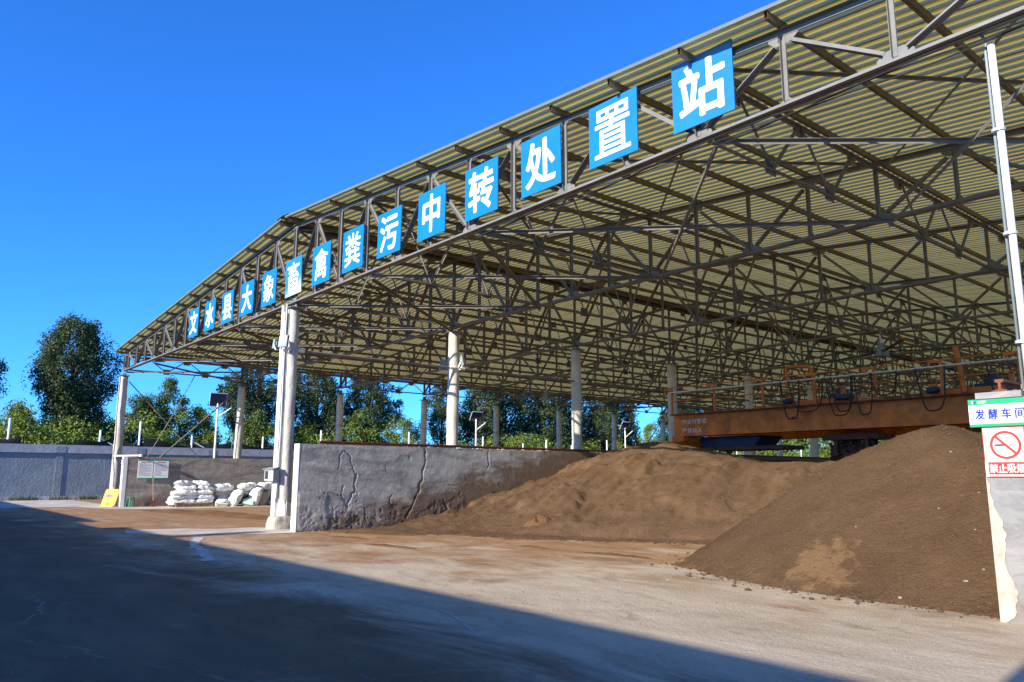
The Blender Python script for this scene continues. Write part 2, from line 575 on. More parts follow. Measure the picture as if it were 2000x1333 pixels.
def text_mesh(s, size, thick, bold=0.0, plane='front', width=None, height=None):
    """lettering as a solid mesh, centred; plane 'front' faces -Y, plane 'side' faces +X"""
    key = (s, size, thick, bold, plane, width, height)
    if key in _text_cache:
        return _text_cache[key]
    cu = bpy.data.curves.new('lettering', 'FONT')
    cu.body = s
    cu.size = size
    cu.extrude = thick / 2
    cu.resolution_u = 4
    o = bpy.data.objects.new('lettering', cu)
    C.objects.link(o)
    dg = bpy.context.evaluated_depsgraph_get()
    dg.update()
    me = bpy.data.meshes.new_from_object(o.evaluated_get(dg))
    bpy.data.objects.remove(o)
    me.materials.clear()
    co = np.zeros(len(me.vertices) * 3, np.float32)
    me.vertices.foreach_get('co', co)
    co = co.reshape(-1, 3)
    lo, hi = co.min(0), co.max(0)
    co[:, :2] -= (lo[:2] + hi[:2]) / 2
    if width:
        co[:, 0] *= width / (hi[0] - lo[0])
    if height:
        co[:, 1] *= height / (hi[1] - lo[1])
    if plane == 'front':
        out = np.stack([co[:, 0], -co[:, 2], co[:, 1]], -1)
    else:
        out = np.stack([co[:, 2], co[:, 0], co[:, 1]], -1)
    me.vertices.foreach_set('co', out.ravel())
    me.update()
    if bold:                      # heavier strokes: the same outline stacked with small shifts
        n0 = len(me.vertices)
        polys = [tuple(p.vertices) for p in me.polygons]
        vs, fs = [], []
        for k in range(9):
            r = 0 if k == 0 else bold * size
            sx, sz = r * math.cos(k * PI / 4), r * math.sin(k * PI / 4)
            dep = thick * .04 * k
            sh = np.array((sx, -dep, sz) if plane == 'front' else (dep, sx, sz))
            vs.append(out + sh)
            fs += [tuple(i + k * n0 for i in p) for p in polys]
        me = bpy.data.meshes.new('lettering')
        me.from_pydata(np.concatenate(vs).tolist(), [], fs)
        me.update()
    _text_cache[key] = me
    return me


def letters(name, s, size, mat, parent, loc, thick=.004, bold=.02, plane='front', width=None, height=None):
    me = text_mesh(s, size, thick, bold, plane, width, height)
    if not me.materials:
        me.materials.append(M[mat])
    return link(name, me, parent, loc)


# ------------------------------------------------------------------ ground
g = MB()
g.add([(-900, -600, 0), (600, -600, 0), (600, 900, 0), (-900, 900, 0)], [(0, 1, 2, 3)])
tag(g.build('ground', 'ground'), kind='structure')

def slab(name, poly, z, mat):
    n = len(poly)
    m = MB()
    m.add([(x, y, z) for x, y in poly], [tuple(range(n))])
    return tag(m.build(name, mat), kind='structure')


slab('concrete_apron', [(-1.9, -3.6), (-.7, -3.9), (.5, -3.3), (1.2, -2.1), (1.75, -.9), (1.64, -.1), (-.3, .2), (-.9, -.5), (-.8, -1.5), (-1.5, -2.2)], .004, 'apron')
slab('concrete_pavement', [(-30.9, -9), (-21, -9), (-19.5, -1.6), (-16.2, -1.0), (-14.7, 1.0), (-14.9, 4.5), (-14.4, 9), (-15, 30), (-18.05, 30), (-18.05, .1), (-30.9, .1)], .004, 'apron')

def stain_strip(name, path, width, z, mat, label, cat, sub=14, gaps=0.0):
    """irregular flat strip: spilled lime or a mortar seam on the yard"""
    r = random.Random(len(path))
    pts = []
    for (a, b) in zip(path[:-1], path[1:]):
        for j in range(sub):
            t = j / sub
            pts.append((a[0] + (b[0] - a[0]) * t, a[1] + (b[1] - a[1]) * t))
    m = MB()
    for k in range(len(pts) - 1):
        (x0, y0), (x1, y1) = pts[k], pts[k + 1]
        if mnoise.noise((x0 * 2.1, y0 * 2.1, 3)) < gaps - .5:
            continue
        d = Vector((x1 - x0, y1 - y0, 0)).normalized()
        n = Vector((-d.y, d.x, 0))
        f = lambda x, y, q: width * (.35 + .9 * abs(mnoise.noise((x * 3.3, y * 3.3, q))) + .5 * abs(mnoise.noise((x * 11, y * 11, q))))
        m.add([Vector((x0, y0, z)) - n * f(x0, y0, 1), Vector((x1, y1, z)) - n * f(x1, y1, 1), Vector((x1, y1, z)) + n * f(x1, y1, 5), Vector((x0, y0, z)) + n * f(x0, y0, 5)], [(0, 1, 2, 3)])
    return tag(m.build(name, mat), kind='structure')


stain_strip('mortar_seam', [(8.4, -3.9), (9.5, -3.98), (10.8, -4.06), (12.0, -4.02), (12.8, -4.05), (13.6, -4.03), (14.1, -4.08), (14.7, -4.31), (15.3, -4.58)], .012, .0045, 'lime_spill', '', '', gaps=.08)
stain_strip('lime_spill', [(1.2, -2.85), (2.2, -2.95), (3.5, -3.5), (4.4, -3.75), (5.2, -3.85), (6.1, -4.15), (6.6, -4.2), (7.4, -4.52)], .16, .0085, 'lime_spill', '', '', gaps=.28)

# ------------------------------------------------------------------ open shed
HALF = 19.75
NB = 12
BAY = 5.85
LEN = NB * BAY
PX = 1.47
ZR, SL = 8.95, 0.080          # top of the upper chord at the ridge, roof slope
zt = lambda x: ZR - SL * abs(x)
ZB = 6.50                      # underside of the lower chord
shed = thing('open_shed', 'big open sided steel truss shed with corrugated roof on white concrete columns', 'shed')


def roof_sheet(sgn):
    # trapezoid ribs run down the slope; every fourth rib is a dark side lap
    prof = []                  # (y, dz, material of the strip that follows)
    y, k = -0.45, 0
    per = 0.222
    while y < LEN + .4:
        prof += [(y, 0.0, 0), (y + .062, 0.0, 0), (y + .068, .004, 0), (y + .080, .004, 0), (y + .086, 0, 0), (y + .138, 0.0, 1), (y + .155, .034, 1), (y + .200, .034, 1), (y + per - .005, 0.0, 2 if k % 4 == 3 else 0)]
        if k % 4 == 3:
            prof.append((y + per - .001, -.014, 2))
        y += per
        k += 1
    ys = np.array([p[0] for p in prof])
    dz = np.array([p[1] for p in prof])
    mi = [p[2] for p in prof][:-1]
    xs = np.array([.10, 20.16]) * sgn
    zb = ZR + .125 - SL * np.abs(xs)
    n = len(ys)
    vs = [(xs[j], ys[i], zb[j] + dz[i]) for i in range(n) for j in (0, 1)]
    fs = [(2 * i, 2 * i + 1, 2 * i + 3, 2 * i + 2) for i in range(n - 1)]
    m = MB()
    m.add(vs, fs)
    m.m = mi
    return m.build('roof_sheet', ['sheet', 'rib', 'lap'], shed)


roof_sheet(1)
roof_sheet(-1)
m = MB()
m.prism([(-.42, ZR + .148), (-.42, ZR + .143), (0, ZR + .186), (.42, ZR + .143), (.42, ZR + .148), (0, ZR + .192)], (0, -.5, 0), (0, LEN + .4, 0), (1, 0, 0), (0, 0, 1))
m.build('ridge_cap', 'trim', shed)
for s in (-1, 1):             # flashing on the front edge of each slope
    m = MB()
    a, b = (s * .15, ZR + .125 - SL * .15), (s * 20.18, ZR + .125 - SL * 20.18)
    m.hexa([(a[0], -.463, a[1] - .012), (b[0], -.463, b[1] - .012), (b[0], -.453, b[1] - .012), (a[0], -.453, a[1] - .012), (a[0], -.463, a[1] + .045), (b[0], -.463, b[1] + .045), (b[0], -.453, b[1] + .045), (a[0], -.453, a[1] + .045)])
    m.build('edge_flashing', 'trim', shed)

# purlins: square tubes, their open ends showing past the front truss
xs_pur = [PX * i for i in range(-13, 14) if i != 0] + [-.27, .27, -HALF - .1, HALF + .1]
for x in xs_pur:
    h, w, t = .115, .058, .006
    m = MB()
    z0 = zt(x) + .004
    y0, y1 = -.40 + .03 * math.sin(x * 5), LEN + .3
    out = [(x - w / 2, z0), (x + w / 2, z0), (x + w / 2, z0 + h), (x - w / 2, z0 + h)]
    inn = [(x - w / 2 + t, z0 + t), (x + w / 2 - t, z0 + t), (x + w / 2 - t, z0 + h - t), (x - w / 2 + t, z0 + h - t)]
    vs = [(a, y0, b) for a, b in out] + [(a, y1, b) for a, b in out] + [(a, y0, b) for a, b in inn] + [(a, y0 + .35, b) for a, b in inn]
    fs = [(i, (i + 1) % 4, 4 + (i + 1) % 4, 4 + i) for i in range(4)] + [(7, 6, 5, 4)]
    m.add(vs, fs, 0)
    m.add(vs, [(8 + (i + 1) % 4, 8 + i, 12 + i, 12 + (i + 1) % 4) for i in range(4)] + [(i, 8 + i, 8 + (i + 1) % 4, (i + 1) % 4) for i in range(4)] + [(12, 13, 14, 15)], 1)
    m.build('purlin', ['purlin', 'rust'], shed)

# --- one roof truss, copied to every frame
GP = .006


def double_angle(m, p0, p1, leg, side):
    """two angles back to back across the gusset plane; `side` is the in-plane direction of the flat leg"""
    s = Vector(side)
    for q in (-1, 1):
        off = Vector((0, q * GP, 0))
        m.angle(Vector(p0) + off, Vector(p1) + off, s, Vector((0, q, 0)), leg) if q > 0 else m.angle(Vector(p0) + off, Vector(p1) + off, s, Vector((0, -1, 0)), leg)


def chord_points(top):
    return [(x, zt(x)) if top else (x, ZB) for x in (-HALF, 0, HALF)]


m = MB()
for x0, x1 in ((-HALF - .05, 0), (0, HALF + .05)):
    double_angle(m, (x0, 0, zt(x0)), (x1, 0, zt(x1)), .085, (0, 0, -1))
double_angle(m, (-HALF - .05, 0, ZB), (HALF + .05, 0, ZB), .085, (0, 0, 1))


def gusset(x, top, big):
    w = .24 if big else .085
    hgt = .20 if big else .13
    if top:
        z = zt(x) - .01
        poly = [(x - w, z + SL * 0), (x + w, z), (x + w * .95, z - hgt * .55), (x + w * .45, z - hgt), (x - w * .45, z - hgt), (x - w * .95, z - hgt * .55)]
        if x:
            sg = 1 if x > 0 else -1
            poly[0] = (x - w, z - .006 + SL * w * sg)
            poly[1] = (x + w, z - .006 - SL * w * sg)
    else:
        z = ZB + .01
        poly = [(x - w, z), (x + w, z), (x + w * .95, z + hgt * .6), (x + w * .45, z + hgt), (x - w * .45, z + hgt), (x - w * .95, z + hgt * .6)]
    m.prism([(a, b) for a, b in poly], (0, -.005, 0), (0, .005, 0), (1, 0, 0), (0, 0, 1))


nodes = list(range(-13, 14))
for i in nodes:
    odd = i % 2 != 0
    gusset(i * PX, True, odd)
    gusset(i * PX, False, not odd)
gusset(-HALF, False, True)
gusset(HALF, False, True)
truss = m.build('roof_truss', 'steel', shed)
for i in nodes:
    x = i * PX
    m = MB()
    double_angle(m, (x - .03, 0, ZB + .095), (x - .03, 0, zt(x) - .10), .063, (1, 0, 0))
    m.build('web_post', 'steel', truss)
for s in (-1, 1):
    m = MB()
    double_angle(m, (s * HALF, 0, ZB + .09), (s * HALF, 0, zt(HALF) - .09), .075, (-s, 0, 0))
    m.build('web_post', 'steel', truss)


def diagonal(xb, xt):
    p0, p1 = Vector((xb, 0, ZB + .10)), Vector((xt, 0, zt(xt) - .12))
    d = (p1 - p0).normalized()
    q0, q1 = p0 + d * .16, p1 - d * .16
    n = Vector((-d.z, 0, d.x))
    if n.z < 0:
        n = -n
    mm = MB()
    double_angle(mm, q0 - n * .03, q1 - n * .03, .063, n)
    mm.build('web_diagonal', 'steel', truss)


for i in nodes:
    if i % 2 == 0:
        for j in (i - 1, i + 1):
            diagonal(i * PX, j * PX)
diagonal(-HALF, -13 * PX)
diagonal(HALF, 13 * PX)
trusses = [truss]
for k in range(1, NB + 1):
    t = dup(truss, shed)
    t.location = (0, k * BAY, 0)
    trusses.append(t)
# sloping rafters of the longitudinal bracing and tie bars
LT_X = [-15 * 0.98, -6 * PX, -3 * PX + 0.0, 0.0, 3 * PX, 6 * PX, 10 * PX]


def long_truss(x, k, eave=False):
    """strut along the lower chords with a W of web bars up to the roof, one bay long"""
    y0, y1 = k * BAY + .02, (k + 1) * BAY - .02
    L = y1 - y0
    zl = ZB + .05
    zu = zt(x) - .12
    m = MB()
    xo = x
    m.angle((xo, y0, zl), (xo, y1, zl), (1, 0, 0), (0, 0, 1), .07)
    m.angle((xo, y0, zu), (xo, y1, zu), (1, 0, 0), (0, 0, -1), .07)
    o = m.build('longitudinal_truss', 'steel', shed)
    pts = [(0, zl), (1 / 6, zu), (2 / 6, zl), (3 / 6, zu), (4 / 6, zl), (5 / 6, zu), (1, zl)] if eave else [(0, zu), (1 / 6, zu), (2 / 6, zl), (3 / 6, zu), (4 / 6, zl), (5 / 6, zu), (1, zu)]
    for j in range(6):
        if not eave and j in (0, 5):
            continue
        (a, za), (b, zb) = pts[j], pts[j + 1]
        p0, p1 = Vector((xo + .012, y0 + a * L, za)), Vector((xo + .012, y0 + b * L, zb))
        d = (p1 - p0).normalized()
        mm = MB()
        mm.angle(p0 + d * .05, p1 - d * .05, (1, 0, 0), Vector((0, -d.z, d.y)), .05)
        mm.build('web_bar', 'steel', o)
    for j in range(1, 6):
        mm = MB()
        a, za = pts[j]
        s = -1 if za > zl + .2 else 1
        mm.box(xo - .016, xo - .006, y0 + a * L - .16, y0 + a * L + .16, min(za - .06 * s, za + .2 * s), max(za - .06 * s, za + .2 * s))
        mm.build('gusset_plate', 'steel', o)
    return o


for x in LT_X:
    o0 = long_truss(x, 0)
    for k in range(1, NB):
        c = dup(o0, shed)
        c.location = (0, k * BAY, 0)
for x in (-HALF, HALF):
    o0 = long_truss(x, 0, True)
    for k in range(1, NB):
        c = dup(o0, shed)
        c.location = (0, k * BAY, 0)

# flat cross bracing under the lower chords: first bay and two bays farther in
bx = [0, 4.55, 9.1, 14.9, HALF]
bx = [-v for v in bx[:0:-1]] + bx


def brace_bar(p0, p1, w=.07, name='brace_bar'):
    m = MB()
    p0, p1 = Vector(p0), Vector(p1)
    d = (p1 - p0).normalized()
    a = d.cross(Vector((0, 0, 1))).normalized()
    m.angle(p0, p1, a, (0, 0, -1) if abs(d.z) < .1 else a.cross(d), w)
    return m.build(name, 'steel', shed)


for k in (0, 5, 11):
    for a, b in zip(bx[:-1], bx[1:]):
        brace_bar((a, k * BAY + .08, ZB - .012), (b, (k + 1) * BAY - .08, ZB - .012))
        brace_bar((b, k * BAY + .08, ZB - .10), (a, (k + 1) * BAY - .08, ZB - .10))
# roof plane bracing in the first bay
for a, b in zip(bx[:-1], bx[1:]):
    brace_bar((a, .08, zt(a) - .10), (b, BAY - .08, zt(b) - .10), .05)
    brace_bar((b, .08, zt(b) - .16), (a, BAY - .08, zt(a) - .16), .05)


# --- columns
def column(x, y, r, ztop, base=0.0, stub=True, rough=1.0):
    n, nz = 28, 40
    zs = np.linspace(base, ztop, nz)
    vs = []
    sd = random.random() * 50
    for z in zs:
        taper = r * (1.05 - .10 * (z - base) / max(1, ztop - base))
        for k in range(n):
            a = 2 * PI * k / n
            d = .016 * rough * mnoise.noise((math.cos(a) * 1.3 + sd, math.sin(a) * 1.3, z * 2.3)) + .008 * rough * mnoise.noise((math.cos(a) * 4, math.sin(a) * 4 + sd, z * 8))
            vs.append(((taper + d) * math.cos(a), (taper + d) * math.sin(a), z))
    fs = [(i * n + k, i * n + (k + 1) % n, (i + 1) * n + (k + 1) % n, (i + 1) * n + k) for i in range(nz - 1) for k in range(n)]
    fs.append(tuple((nz - 1) * n + k for k in range(n)))
    m = MB()
    m.add(vs, fs)
    o = m.build('column', 'column', shed, True, (x, y, 0))
    m = MB()
    m.box(-.26, .26, -.22, .22, ztop + .001, ztop + .03)
    if stub:
        m.box(-.07, .07, -.075, .075, ztop + .031, ZB - .11)
        for sx in (-1, 1):
            m.prism([(0, 0), (.16, 0), (0, .2)], (sx * .07, -.006, ztop + .031), (sx * .07, .006, ztop + .031), (sx, 0, 0), (0, 0, 1))
    m.build('cap_plate', 'steel', o)
    return o


mid_cols = []
for k in range(0, NB + 1):
    mid_cols.append(column(0.02 + (0 if k else .06), k * BAY, .20 if k else .175, 6.34 if k else 6.33, 0))
for k in range(0, NB + 1):
    column(-HALF + .02, k * BAY, .195, 6.18 if k else 6.25, 0)
    column(HALF - .02, k * BAY, .195, 6.18, 0)
# front middle column: plinth, broken skirt of render, cable trunking
col0 = mid_cols[0]
m = MB()
n = 40
vs, fs = [], []
for j, z in enumerate((0.0, .12, .26, .34, .36)):
    for k in range(n):
        a = 2 * PI * k / n
        cx, sy = math.cos(a), math.sin(a)
        e = (abs(cx) ** 5 + abs(sy) ** 5) ** (-1 / 5)
        d = 1 + .08 * mnoise.noise((cx * 2, sy * 2, z * 5))
        rr = (.33, .325, .31, .27, .15)[j]
        vs.append((cx * e * rr * d, sy * e * rr * d, z))
for j in range(4):
    for k in range(n):
        fs.append((j * n + k, j * n + (k + 1) % n, (j + 1) * n + (k + 1) % n, (j + 1) * n + k))
fs.append(tuple(4 * n + k for k in range(n)))
m.add(vs, fs)
m.build('plinth', 'peel', col0, False, (.02, -.08, 0))
m = MB()
for k in range(11):
    a = -2.8 + k * .34
    hh = .22 + .30 * random.random()
    rr = .205
    w = .13
    ca, sa = math.cos(a), math.sin(a)
    p = Vector((ca * rr, sa * rr, .33))
    t = Vector((-sa, ca, 0))
    nrm = Vector((ca, sa, 0))
    top = w * (.25 + .5 * random.random())
    m.hexa([p - t * w / 2, p + t * w / 2, p + t * w / 2 - nrm * .05, p - t * w / 2 - nrm * .05] + [q + Vector((0, 0, hh)) for q in (p - t * top / 2 - nrm * .02, p + t * top / 2 - nrm * .02, p + t * top / 2 - nrm * .05, p - t * top / 2 - nrm * .05)])
m.build('render_skirt', 'white_trim', col0)
m = MB()
m.box(-.17, -.07, -.30, -.20, .36, 6.42)
m.box(-.065, .03, -.28, -.19, .36, 6.20)
m.build('cable_trunking', 'white_trim', col0)
for q in range(4):
    m = MB()
    x = -.20 + q * .02 if q < 2 else .045 + (q - 2) * .035
    m.tube([(x, -.26 - .02 * (q % 2), .5 + q * .12), (x + .01, -.25, 2.5), (x - .005, -.255, 4.5), (x, -.25, 6.45)], .013, 8)
    m.build('conduit', 'pvc' if q != 2 else 'steel', col0)

# water pipe strung between the middle columns, with end fittings
for k in range(5):
    m = MB()
    m.tube([(.22, k * BAY + .2, 5.08), (.22, (k + 1) * BAY - .2, 5.08)], .035, 10)
    o = m.build('service_pipe', 'steel', shed)
    m = MB()
    for y in (k * BAY + .12, (k + 1) * BAY - .3):
        m.tube([(.22, y, 5.08), (.22, y + .2, 5.08)], .052, 10)
    m.build('pipe_fitting', 'pvc', o)
# thin wire lower along the outer columns
m = MB()
for k in range(NB):
    p = []
    for j in range(9):
        t = j / 8
        p.append((-HALF + .25, (k + t) * BAY, 4.35 - .10 * 4 * t * (1 - t)))
    m.tube(p, .013, 5)
m.build('stay_wire', 'steel', shed)
# crossed rods in the first bay of the outer row, and one farther in
for k in (0, 6):
    y = k * BAY
    m = MB()
    m.tube([(-HALF + .1, y + .22, 6.0), (-HALF + .1, y + 3.85, 2.3)], .026, 8)
    m.build('brace_rod', 'steel', shed)
    m = MB()
    m.tube([(-HALF + .16, y + BAY - .25, 5.95), (-HALF + .16, y + 1.9, 2.3)], .036, 8)
    m.build('brace_rod', 'steel', shed)

# ------------------------------------------------------------------ bay walls
# middle wall: cracked render modelled as relief on the face towards the compost bay
WZ = 2.32
XM = 1.65
cracks = [
    ([(0.86, 1.62), (.88, 1.85), (.94, 2.12), (1.08, 2.14), (1.22, 1.92), (1.34, 1.62), (1.38, 1.45)], .03, .035),
    ([(1.40, 1.5), (1.36, 1.28), (1.42, 1.1), (1.26, .86), (1.14, .62)], .05, .06),
    ([(1.42, 1.1), (1.52, .92)], .02, .03),
    ([(1.02, 1.2), (.98, .95), (1.05, .82), (1.14, .76)], .035, .04),
    ([(.3, .98), (.62, .97), (1.0, .93)], .02, .02),
    ([(3.68, 2.34), (3.72, 2.0), (3.66, 1.7), (3.6, 1.35), (3.5, 1.0), (3.36, .72), (3.2, .45), (3.1, .25)], .055, .075),
    ([(6.14, 2.3), (6.10, 2.05), (6.16, 1.85), (6.08, 1.7)], .03, .035),
    ([(2.35, 1.75), (2.42, 1.55)], .02, .02), ([(4.4, .75), (4.55, .5), (4.5, .25)], .06, .05),
    ([(0.78, .62), (.74, .42), (.82, .25), (.95, .2)], .03, .04),
    ([(1.75, .55), (1.78, .2)], .03, .03), ([(2.05, .5), (2.1, .22)], .03, .03),
    ([(2.6, .9), (2.55, .72), (2.62, .6)], .04, .04),
    ([(0.05, 1.08), (.2, 1.02), (.5, 1.0)], .015, .015),
    ([(5.2, 1.55), (5.25, 1.35), (5.2, 1.2)], .02, .02),
]
pits = [(2.25, .5, .05), (2.75, .42, .06), (3.9, .55, .06), (1.2, 2.0, .03), (3.15, 2.02, .035), (.35, .85, .03), (5.0, .95, .04), (1.5, .35, .04), (6.6, 1.2, .04), (7.3, 1.0, .04)]
ys = np.arange(-.30, 9.501, .02)
zs = np.linspace(0, WZ, 118)
Yg, Zg = np.meshgrid(ys, zs, indexing='ij')
wob = vnoise(Yg * 5, Zg * 5, 3, 5, .7) * .20
wob2 = vnoise(Yg * 5 + 20, Zg * 5, 4, 5, .7) * .20
D = vnoise(Yg * .9, Zg * .9, 5, 4, .45) * .022 + vnoise(Yg * 7, Zg * 7, 6, 3) * .005
for pts, wd, dp in cracks:
    dist = np.full(Yg.shape, 9.0)
    for (a0, b0), (a1, b1) in zip(pts[:-1], pts[1:]):
        vx, vz = a1 - a0, b1 - b0
        t = np.clip(((Yg + wob - a0) * vx + (Zg + wob2 - b0) * vz) / (vx * vx + vz * vz), 0, 1)
        dist = np.minimum(dist, np.hypot(Yg + wob - a0 - t * vx, Zg + wob2 - b0 - t * vz))
    D -= dp * .8 * np.exp(-(dist / (wd * .42 * (1 + 1.6 * vnoise(Yg * 5, Zg * 5, 8, 3)))) ** 4)
    D += 0
for a, b, r in pits:
    dist = np.hypot(Yg + wob * .8 - a, Zg + wob2 * .8 - b)
    D -= r * .38 * np.exp(-(dist / r) ** 4)
# fallen render low down and a patched corner at the near end
low = np.clip((.85 - Zg) * 1.6 + vnoise(Yg * 1.7, Zg * 2.4, 9, 5, .6) * 2.6 - .35 + (Yg - 2) * .05, 0, 1)
D -= .018 * (low ** .5) + low * (np.abs(vnoise(Yg * 3.3, Zg * 3.3, 18, 5, .65)) * .11 - .01)
corner = 1 / (1 + np.exp(-((0.55 + wob * 2) - Yg) * 40)) * 1 / (1 + np.exp(-((1.02 + wob2) - Zg) * 40))
D += .018 * corner
edge = np.minimum(np.minimum(Yg + .30, WZ - Zg) / .06, 1)
D = D * np.clip(edge, 0, 1)
face = np.stack([D, Yg, Zg], -1).reshape(-1, 3)
midw = thing('concrete_wall', 'cracked and soil stained concrete wall beside the compost, with white painted end', 'wall', (XM, 0, 0))
o = np_mesh('wall_face', face, grid_quads(len(ys), len(zs)), 'mid_wall', midw, True)
m = MB()
m.box(-.30, -.075, -.30, 9.5, 0, WZ - .004)
m.box(-.30, -.005, 9.5, LEN, 0, WZ)
# top strip that closes relief and core
m.box(-.30, -.002, -.298, 9.5, WZ - .02, WZ + .004)
m.build('wall_core', 'mid_wall', midw)
m = MB()
m.box(-.302, .004, -.325, -.301, 0, WZ + .006)
m.build('painted_end', 'white_trim', midw)
# crumbled ridge of render on the wall top
m = MB()
for k in range(60):
    y = 3 + 9 * random.random() ** .8
    r = .012 + .035 * random.random() ** 2
    x = -.09 + .07 * random.random()
    z = WZ + r * .3
    m.hexa([(x - r, y - r * 2, z - r * .6), (x + r * .8, y - r * 1.8, z - r * .6), (x + r, y + r * 1.6, z - r * .6), (x - r, y + r * 2, z - r * .6), (x - r * .5, y - r, z + r * .5), (x + r * .4, y - r * .9, z + r * .4), (x + r * .5, y + r * .7, z + r * .6), (x - r * .6, y + r, z + r * .5)])
m.build('crumbled_top', 'mid_wall', midw)


def crane_rail(x, y0, y1, label, s=1.0):
    t = thing('crane_rail', label, 'crane rail', (x, 0, WZ))
    m = MB()
    f, h, w = .052 * s, .10 * s, .010 * s
    prof = [(-f, 0), (f, 0), (f, .012 * s), (w, .022 * s), (w, h - .03 * s), (f * .62, h - .022 * s), (f * .62, h), (-f * .62, h), (-f * .62, h - .022 * s), (-w, h - .03 * s), (-w, .022 * s), (-f, .012 * s)]
    m.prism(prof, (0, y0, .006), (0, y1, .006), (1, 0, 0), (0, 0, 1))
    m.build('rail_bar', 'rust', t)
    m = MB()
    for k in range(18):
        yy = y0 + .15 + k * (y1 - y0 - .3) / 17
        for sx in (-1, 1):
            m.box(sx * f * 1.5 - .02, sx * f * 1.5 + .02, yy - .03, yy + .03, .006, .03)
    m.build('rail_clip', 'rust', t)
    return t


crane_rail(1.47, .35, LEN - 1, 'rusty brown crane rail along the top of the cracked middle wall')

# left wall: brown grey render, white post end
lw = thing('concrete_wall', 'low brown grey concrete wall behind the white sacks', 'wall', (-18.1, 0, 0))
ys = np.arange(.12, 22.0, .09)
zs = np.linspace(0, 2.3, 30)
Yg, Zg = np.meshgrid(ys, zs, indexing='ij')
D = vnoise(Yg * .6, Zg * .6, 15, 5, .6) * .05 - .02 * np.clip((.35 - Zg) * 4 + vnoise(Yg * 3, Zg * 3, 16, 3) * 3, 0, 1)
D *= np.clip(np.minimum(Yg - .12, 2.3 - Zg) / .1, 0, 1)
np_mesh('wall_face', np.stack([D, Yg, Zg], -1).reshape(-1, 3), grid_quads(len(ys), len(zs)), 'left_wall', lw, True)
m = MB()
m.box(-.3, -.06, .12, 22, 0, 2.295)
m.box(-.3, -.004, 22, LEN, 0, 2.295)
m.box(-.3, -.002, .122, 22, 2.285, 2.303)
m.build('wall_core', 'left_wall', lw)
m = MB()
m.box(-.31, .006, -.06, .118, 0, 2.31)
m.build('painted_end', 'white_trim', lw)

# right wall, seen end on, with peeling limewash, capping block and rail end
rw = thing('concrete_wall', 'pale grey concrete wall end with peeling limewash beside the dark compost heap', 'wall', (18.12, 0, 0))
m = MB()
m.box(0, .47, .15, LEN, 0, 2.335)
m.build('wall_body', 'right_wall', rw)
m = MB()
edge_l = [(0.0, 1.50), (.0, 1.2), (.0, .9), (.0, .6), (.0, .3), (.0, .0)]
edge_r = [(.05, 0.0), (.14, .06), (.17, .2), (.19, .3), (.165, .42), (.11, .52), (.105, .66), (.125, .78), (.13, .92), (.11, 1.05), (.06, 1.16), (.03, 1.3), (.02, 1.46)]
zz = np.linspace(0, 1.46, 90)
er = np.interp(zz, [b for a, b in edge_r], [a for a, b in edge_r])
er = [max(.012, float(a) + .022 * mnoise.noise((float(z) * 14, 2, 0)) + .012 * mnoise.noise((float(z) * 40, 5, 0))) for a, z in zip(er, zz)]
poly = list(edge_l) + list(zip(er, [float(z) for z in zz]))
m.prism(poly, (-.002, .138, 0), (-.002, .149, 0), (1, 0, 0), (0, 0, 1))
m.build('limewash_remnant', 'peel', rw)
m = MB()
m.box(-.015, .43, .10, .62, 2.338, 2.405)
m.build('capping_block', 'right_wall', rw)
t = crane_rail(18.34, .14, LEN - 1, 'short rusty rail end sticking out on the pale wall at the right', 1.35)
t.location.z = 2.401
t = thing('stop_bar', 'yellow painted stop bar lying on the right wall beside the rail end', 'bar', (18.1, 0, 0))
m = MB()
m.bar((.38, .35, 2.46), (1.3, .62, 2.46), .07, .05)
m.build('bar', 'yellow', t)
m = MB()
m.box(.40, .50, .33, .48, 2.407, 2.434)
m.build('bracket', 'yellow', t)

# ------------------------------------------------------------------ the letter boards on the front truss
chars = '站置处转中污粪禽畜象大县水文'
where = ['rightmost and nearest of the row', 'second from the right end', 'third from the right end', 'fourth from the right end', 'fifth from the right end', 'sixth from the right end', 'seventh from the right end', 'just right of the glare painted board', 'whitened by painted glare, above the middle column', 'just left of the glare painted board', 'fifth from the left end', 'fourth from the left end', 'second from the left end', 'leftmost and farthest of the row']
where[11] = 'third from the left end'
where[10] = 'fourth from the left end'
for k, ch in enumerate(chars):
    x = 14.87 - 1.832 * k
    lab = f'square blue board with white character {ch}, {where[k]}' if k != 8 else f'blue board whitened by painted glare with white character {ch} above the middle column'
    t = thing('sign_board', lab, 'sign', (x, -.118, 7.28), 0, 'blue character boards on the front truss')
    t.rotation_euler = (random.uniform(-.015, .015), random.uniform(-.012, .012), random.uniform(-.01, .01))
    m = MB()
    m.box(-.55, .55, -.012, .012, -.56, .56)
    m.build('panel', 'glare_blue' if k == 8 else 'blue', t)
    m = MB()
    for s in (-1, 1):
        m.box(-.5, .5, .013, .034, s * .4 - .015, s * .4 + .015)
    m.build('back_rail', 'steel', t)
    letters('character', ch, .9, 'white', t, (0, -.015, 0), .006, .010 if ch in '禽畜粪置象' else .024, width=.80 if ch != '中' else .66, height=.86)

